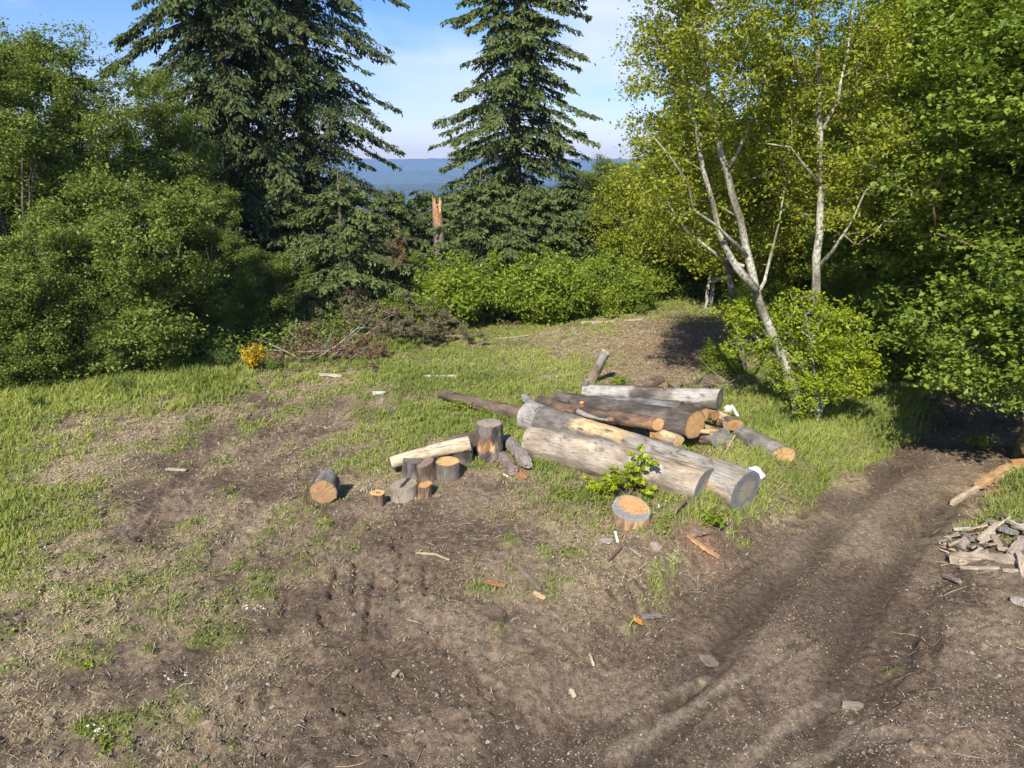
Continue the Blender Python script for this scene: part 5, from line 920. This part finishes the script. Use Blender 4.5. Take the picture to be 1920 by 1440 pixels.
# ------------------------------------------------------------------ grass, straw, litter
def blades(name, label, n, mat, mode, seed, wscale=1.0):
    rng = np.random.default_rng(seed); m = n*7; Yc = 4.6+(31-4.6)*rng.random(m)**1.35; half = Yc*.80+2.2; Xc = (rng.random(m)*2-1)*half
    # jitter into tufts
    r, g, s = [look(M_, Xc, Yc) for M_ in (MAPR, MAPG, MAPS)]; px, py = proj(Xc, Yc)
    if mode == 'green': w = r*(.20+.80*g)*(1-.5*s)
    else: w = np.clip(s*1.1+.10*r*(g < .8)+.15*g*(g < .9)*(1-r), 0, 1)*sstep(.9, 1.4, look(MAPRD, Xc, Yc))
    tuft = fbm(Xc, Yc, 7, 2, 131); w = w*sstep(.25, .6, tuft)
    w = w*half/ half.max()*1.0/(Yc**-.35)/ (31**.35)*1.9
    idx = np.where(rng.random(m) < w)[0]; 
    if len(idx) > n: idx = rng.choice(idx, n, replace=False)
    x, y = Xc[idx], Yc[idx]; k = len(x); h0 = tab(H_T, *proj(x, y)); h0 = np.where((h0 > .22) & (x > 1), .22+(h0-.22)*.35, h0); h0 = h0*(.42+.8*fbm(x, y, 1.6, 3, 191)); gg = r[idx]; h0 = np.where(ell(*proj(x, y), 1400, 850, 60, 50) > .4, np.minimum(h0, .16), h0)
    h = h0*rng.uniform(.35, 1.15, k)*(.55+.45*gg)
    if mode != 'green': h = np.maximum(np.minimum(h, .2), .07)*rng.uniform(.5, 1.2, k)
    dist = np.hypot(x, y); wd = (.0024+.00050*dist if mode == 'green' else .0010+.00060*dist)*rng.uniform(.7, 1.4, k)*wscale
    z = surf(x, y)-.01; a = rng.uniform(0, 2*math.pi, k); lean = rng.uniform(.1, .9, k) if mode == 'green' else rng.uniform(.6, 2.2, k)
    ld = rng.uniform(0, 2*math.pi, k) if mode != 'green' else rng.normal(.5, 1.5, k)
    lx, ly = np.cos(ld)*lean*h, np.sin(ld)*lean*h; hh = h if mode == 'green' else h*rng.uniform(.3, .9, k)
    sx, sy = np.cos(a)*wd, np.sin(a)*wd
    P0 = np.stack([x-sx, y-sy, z], 1); P1 = np.stack([x+sx, y+sy, z], 1); P2 = np.stack([x+sx*.8+lx*.35, y+sy*.8+ly*.35, z+hh*.62], 1); P3 = np.stack([x-sx*.8+lx*.35, y-sy*.8+ly*.35, z+hh*.62], 1); P4 = np.stack([x+lx, y+ly, z+hh*(1 if mode == 'green' else .5)], 1)
    V = np.stack([P0, P1, P2, P3, P4], 1).reshape(-1, 3); b_ = np.arange(k)*5; Fq = np.stack([b_, b_+1, b_+2, b_+3], 1); Ft = np.stack([b_+3, b_+2, b_+4], 1)
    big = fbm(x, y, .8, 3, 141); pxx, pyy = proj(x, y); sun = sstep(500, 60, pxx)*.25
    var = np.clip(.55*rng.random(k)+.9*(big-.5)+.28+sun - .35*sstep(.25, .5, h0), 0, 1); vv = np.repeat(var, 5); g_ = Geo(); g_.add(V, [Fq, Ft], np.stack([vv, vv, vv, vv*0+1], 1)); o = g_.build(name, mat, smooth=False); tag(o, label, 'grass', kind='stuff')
    print(name, k); return o
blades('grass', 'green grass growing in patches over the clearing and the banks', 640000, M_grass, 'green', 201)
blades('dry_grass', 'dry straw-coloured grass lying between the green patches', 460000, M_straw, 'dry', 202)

def litter():
    rng = np.random.default_rng(301); m = 520000; Yc = 4.6+(28-4.6)*rng.random(m)**1.7; Xc = (rng.random(m)*2-1)*(Yc*.80+2); r, g, b_, rd = [look(M_, Xc, Yc) for M_ in (MAPR, MAPG, MAPB, MAPRD)]
    cl = sstep(.30, .72, fbm(Xc, Yc, 1.6, 4, 151, .6)); rutd = np.zeros_like(Xc)
    for pts, w_, dep in RUTS[:2]: rutd = np.maximum(rutd, np.exp(-(polyd(Xc, Yc, pts)/(w_*1.1))**2))
    w = (1-r)*(.09+.50*cl)*(1-.9*rutd) + b_*.8; keep = rng.random(m) < w; x, y = Xc[keep], Yc[keep]; bb = b_[keep]; k = len(x); z = surf(x, y)
    sz = (.0035+.011*rng.random(k)**2.6)*(1+bb*.7)*(.75+y*.045); asp = rng.uniform(.22, .8, k); a = rng.uniform(0, 6.28, k); n = unit(np.array([0, 0, 1.])+rng.normal(0, .28, (k, 3))); d = np.stack([np.cos(a), np.sin(a), 0*a], 1); d = unit(d-n*(d*n).sum(1)[:, None]); s = np.cross(n, d); c = np.stack([x, y, z+sz*.25], 1); q = sz[:, None]
    V = np.stack([c-d*q*rng.uniform(.7, 1.2, (k, 1)), c-s*q*asp[:, None], c+d*q*rng.uniform(.7, 1.2, (k, 1)), c+s*q*asp[:, None]*rng.uniform(.6, 1.2, (k, 1))], 1)
    base = np.stack([c[:, None]*1]*1, 1)
    top = V + (n*q*.25)[:, None]; VV = np.concatenate([V, top], 1).reshape(-1, 3); o8 = np.arange(k)[:, None]*8
    Fs = np.concatenate([np.stack([o8[:, 0]+4, o8[:, 0]+5, o8[:, 0]+6, o8[:, 0]+7], 1)]+[np.stack([o8[:, 0]+i, o8[:, 0]+(i+1) % 4, o8[:, 0]+4+(i+1) % 4, o8[:, 0]+4+i], 1) for i in range(4)])
    t = rng.random(k)[:, None]**1.6; c1 = np.array([.16, .125, .10])*(1-t)+np.array([.40, .33, .235])*t; br = np.array([.22, .12, .07])*(1-t)+np.array([.42, .27, .17])*t; col = c1*(1-bb[:, None])+br*bb[:, None]; g_ = Geo(); g_.add(VV, Fs, np.repeat(col, 8, 0)); o = g_.build('wood_chips', M_stick, smooth=False); tag(o, 'pale wood chips, grit and bark crumbs strewn over the soil', 'wood chips', kind='stuff'); print('chips', k)
    # thin twigs and roots
    rng = np.random.default_rng(302); g_ = Geo(); m = 15000; Yc = 5+22*rng.random(m)**1.6; Xc = (rng.random(m)*2-1)*(Yc*.8+1); r, b_ = look(MAPR, Xc, Yc), look(MAPB, Xc, Yc); px, py = proj(Xc, Yc); nearlogs = ell(px, py, 1150, 1010, 220, 60)+ell(px, py, 560, 690, 160, 30)+ell(px, py, 1860, 1040, 110, 70)*1.5+ell(px, py, 1330, 860, 80, 40)
    w = (.05+.3*b_+.75*nearlogs)*(1-.7*r)*sstep(.8, 1.6, look(MAPRD, Xc, Yc)+.5*nearlogs)
    for i in np.where(rng.random(m) < w)[0]:
        l = rng.uniform(.05, .34); a = rng.uniform(0, 6.28); x, y = Xc[i], Yc[i]; z = float(surf(x, y)); s = np.linspace(-.5, .5, 4); cv = rng.normal(0, .25)*l; X_ = x+s*l*math.cos(a)-cv*s*s*math.sin(a); Y_ = y+s*l*math.sin(a)+cv*s*s*math.cos(a); Z_ = surf(X_, Y_)+.012; v, f = tube(np.stack([X_, Y_, Z_], 1), rng.uniform(.0018, .0058)*np.array([.6, 1, 1, .5]), 4); g_.add(v, f, np.array([.31, .25, .18])*rng.uniform(.45, 1.2))
    o = g_.build('twig_litter', M_stick); tag(o, 'thin dead twigs and bark slivers scattered on the soil and around the logs', 'twigs', kind='stuff')
    # clods and stones
    rng = np.random.default_rng(303); m = 26000; Yc = 4.8+18*rng.random(m)**1.5; Xc = (rng.random(m)*2-1)*(Yc*.8+1); r = look(MAPR, Xc, Yc); cl = sstep(.5, .75, fbm(Xc, Yc, 1.1, 3, 161)); w = (1-r)*(.04+.6*cl)*sstep(.8, 1.8, look(MAPRD, Xc, Yc)); keep = rng.random(m) < w; x, y = Xc[keep], Yc[keep]; k = len(x); z = surf(x, y)
    octv = np.array([(1, 0, 0), (.5, .85, 0), (-.5, .8, .1), (-1, 0, 0), (-.5, -.85, 0), (.5, -.8, -.1), (.1, .1, .75), (-.3, .2, .6)]); sz = .008+.03*rng.random(k)**3.2; V = octv[None]*sz[:, None, None]*rng.uniform(.6, 1.25, (k, 8, 1)); V = V+np.stack([x, y, z], 1)[:, None]
    T_ = np.array([(0, 1, 6), (1, 7, 6), (1, 2, 7), (2, 3, 7), (3, 4, 7), (4, 6, 7), (4, 5, 6), (5, 0, 6)]); Fs = (np.arange(k)[:, None, None]*8+T_[None]).reshape(-1, 3); t = rng.random(k)[:, None]**2; g_ = Geo(); g_.add(V.reshape(-1, 3), Fs, np.repeat(np.array([.115, .088, .068])*(1-t)+np.array([.27, .235, .19])*t, 8, 0)); o = g_.build('soil_clods', M_stick, smooth=False); tag(o, 'loose clods of dark soil and small stones on the torn ground', 'soil', kind='stuff')
litter()
def undergrowth():
    rng = np.random.default_rng(311); g = Geo(); m = 60000; px = rng.uniform(-60, 1990, m); Yb = np.interp(px, [-60, 200, 430, 600, 830, 1190, 1300, 1500, 1640, 1990], [15.2, 16.3, 18.2, 20, 24.0, 27.2, 29, 21, 17.5, 15.5])+np.abs(rng.normal(0, 2.2, m)); x = (px-960)/FPX*(Yb*CP+CAMH*SP); z = relief(x, Yb); hgt_ = rng.random(m)**2*.9*(.4+fbm(x, Yb, .8, 3, 171)); c = np.stack([x, Yb, z+hgt_], 1)
    leaves(g, c, .10, rng.random(m), rng, 1.6, .7); o = g.build('undergrowth', M_alder, smooth=False); tag(o, 'low leafy undergrowth along the foot of the woods', 'undergrowth', kind='stuff')
    g = Geo(); P = []
    for (cx, cy, n, rx, ry) in ((1053, 718, 26, 22, 8), (948, 782, 18, 10, 5), (1100, 640, 5, 60, 10), (478, 1155, 10, 18, 6), (85, 1080, 8, 40, 40), (60, 1000, 10, 60, 60), (1240, 965, 5, 20, 14), (185, 1390, 8, 16, 10), (880, 700, 8, 60, 15), (560, 955, 5, 60, 60), (330, 1290, 6, 30, 10)):
        for _ in range(n):
            q = gp(cx+rng.normal(0, rx*.6), cy+rng.normal(0, ry*.6)); P.append((q.x, q.y, float(surf(q.x, q.y))+rng.uniform(.06, .16)))
    c = np.array(P); c = np.repeat(c, 3, 0)+rng.normal(0, .008, (len(c)*3, 3)); leaves(g, c, .019, rng.random(len(c)), rng, 3, .9); o = g.build('white_flowers', M_white, smooth=False); tag(o, 'tiny white wildflowers dotted in the grass', 'flowers', kind='stuff')
undergrowth()
def clover():
    rng = np.random.default_rng(321); m = 160000; y = 4.8+22*rng.random(m)**1.3; x = (rng.random(m)*2-1)*(y*.8+1.5); r, gd, rd = [look(M_, x, y) for M_ in (MAPR, MAPG, MAPRD)]; k = rng.random(m) < sstep(.52, .66, fbm(x, y, 1.9, 3, 331))*(.12+.88*r)*np.clip(gd*2, 0, 1)*sstep(1, 1.5, rd); x, y = x[k], y[k]
    c = np.stack([x, y, surf(x, y)+rng.uniform(.01, .12, len(x))], 1); g = Geo(); leaves(g, c, .036, rng.random(len(c)), rng, 2.5, .8); o = g.build('ground_cover', M_alder, smooth=False); tag(o, 'darker broad-leaved weeds and clover mixed into the grass', 'ground cover', kind='stuff')
clover()

# ------------------------------------------------------------------ air
def haze():
    x0, x1, y0, y1, z0, z1 = -6600, 6600, -70, 6200, -135, 190
    v = [(x, y, z) for z in (z0, z1) for y in (y0, y1) for x in (x0, x1)]; f = [(0, 2, 3, 1), (4, 5, 7, 6), (0, 1, 5, 4), (2, 6, 7, 3), (0, 4, 6, 2), (1, 3, 7, 5)]
    me = bpy.data.meshes.new('haze'); me.from_pydata(v, [], f); o = bpy.data.objects.new('haze', me); COL.objects.link(o); m, nt = newmat('air'); out = N(nt, 'ShaderNodeOutputMaterial'); pv = N(nt, 'ShaderNodeVolumePrincipled'); pv.inputs['Color'].default_value = (.35, .58, 1, 1); pv.inputs['Density'].default_value = .0002; pv.inputs['Anisotropy'].default_value = .0; L(nt, pv.outputs[0], out.inputs['Volume']); me.materials.append(m); tag(o, 'thin blue air haze over the valley', 'haze', kind='stuff')
haze()
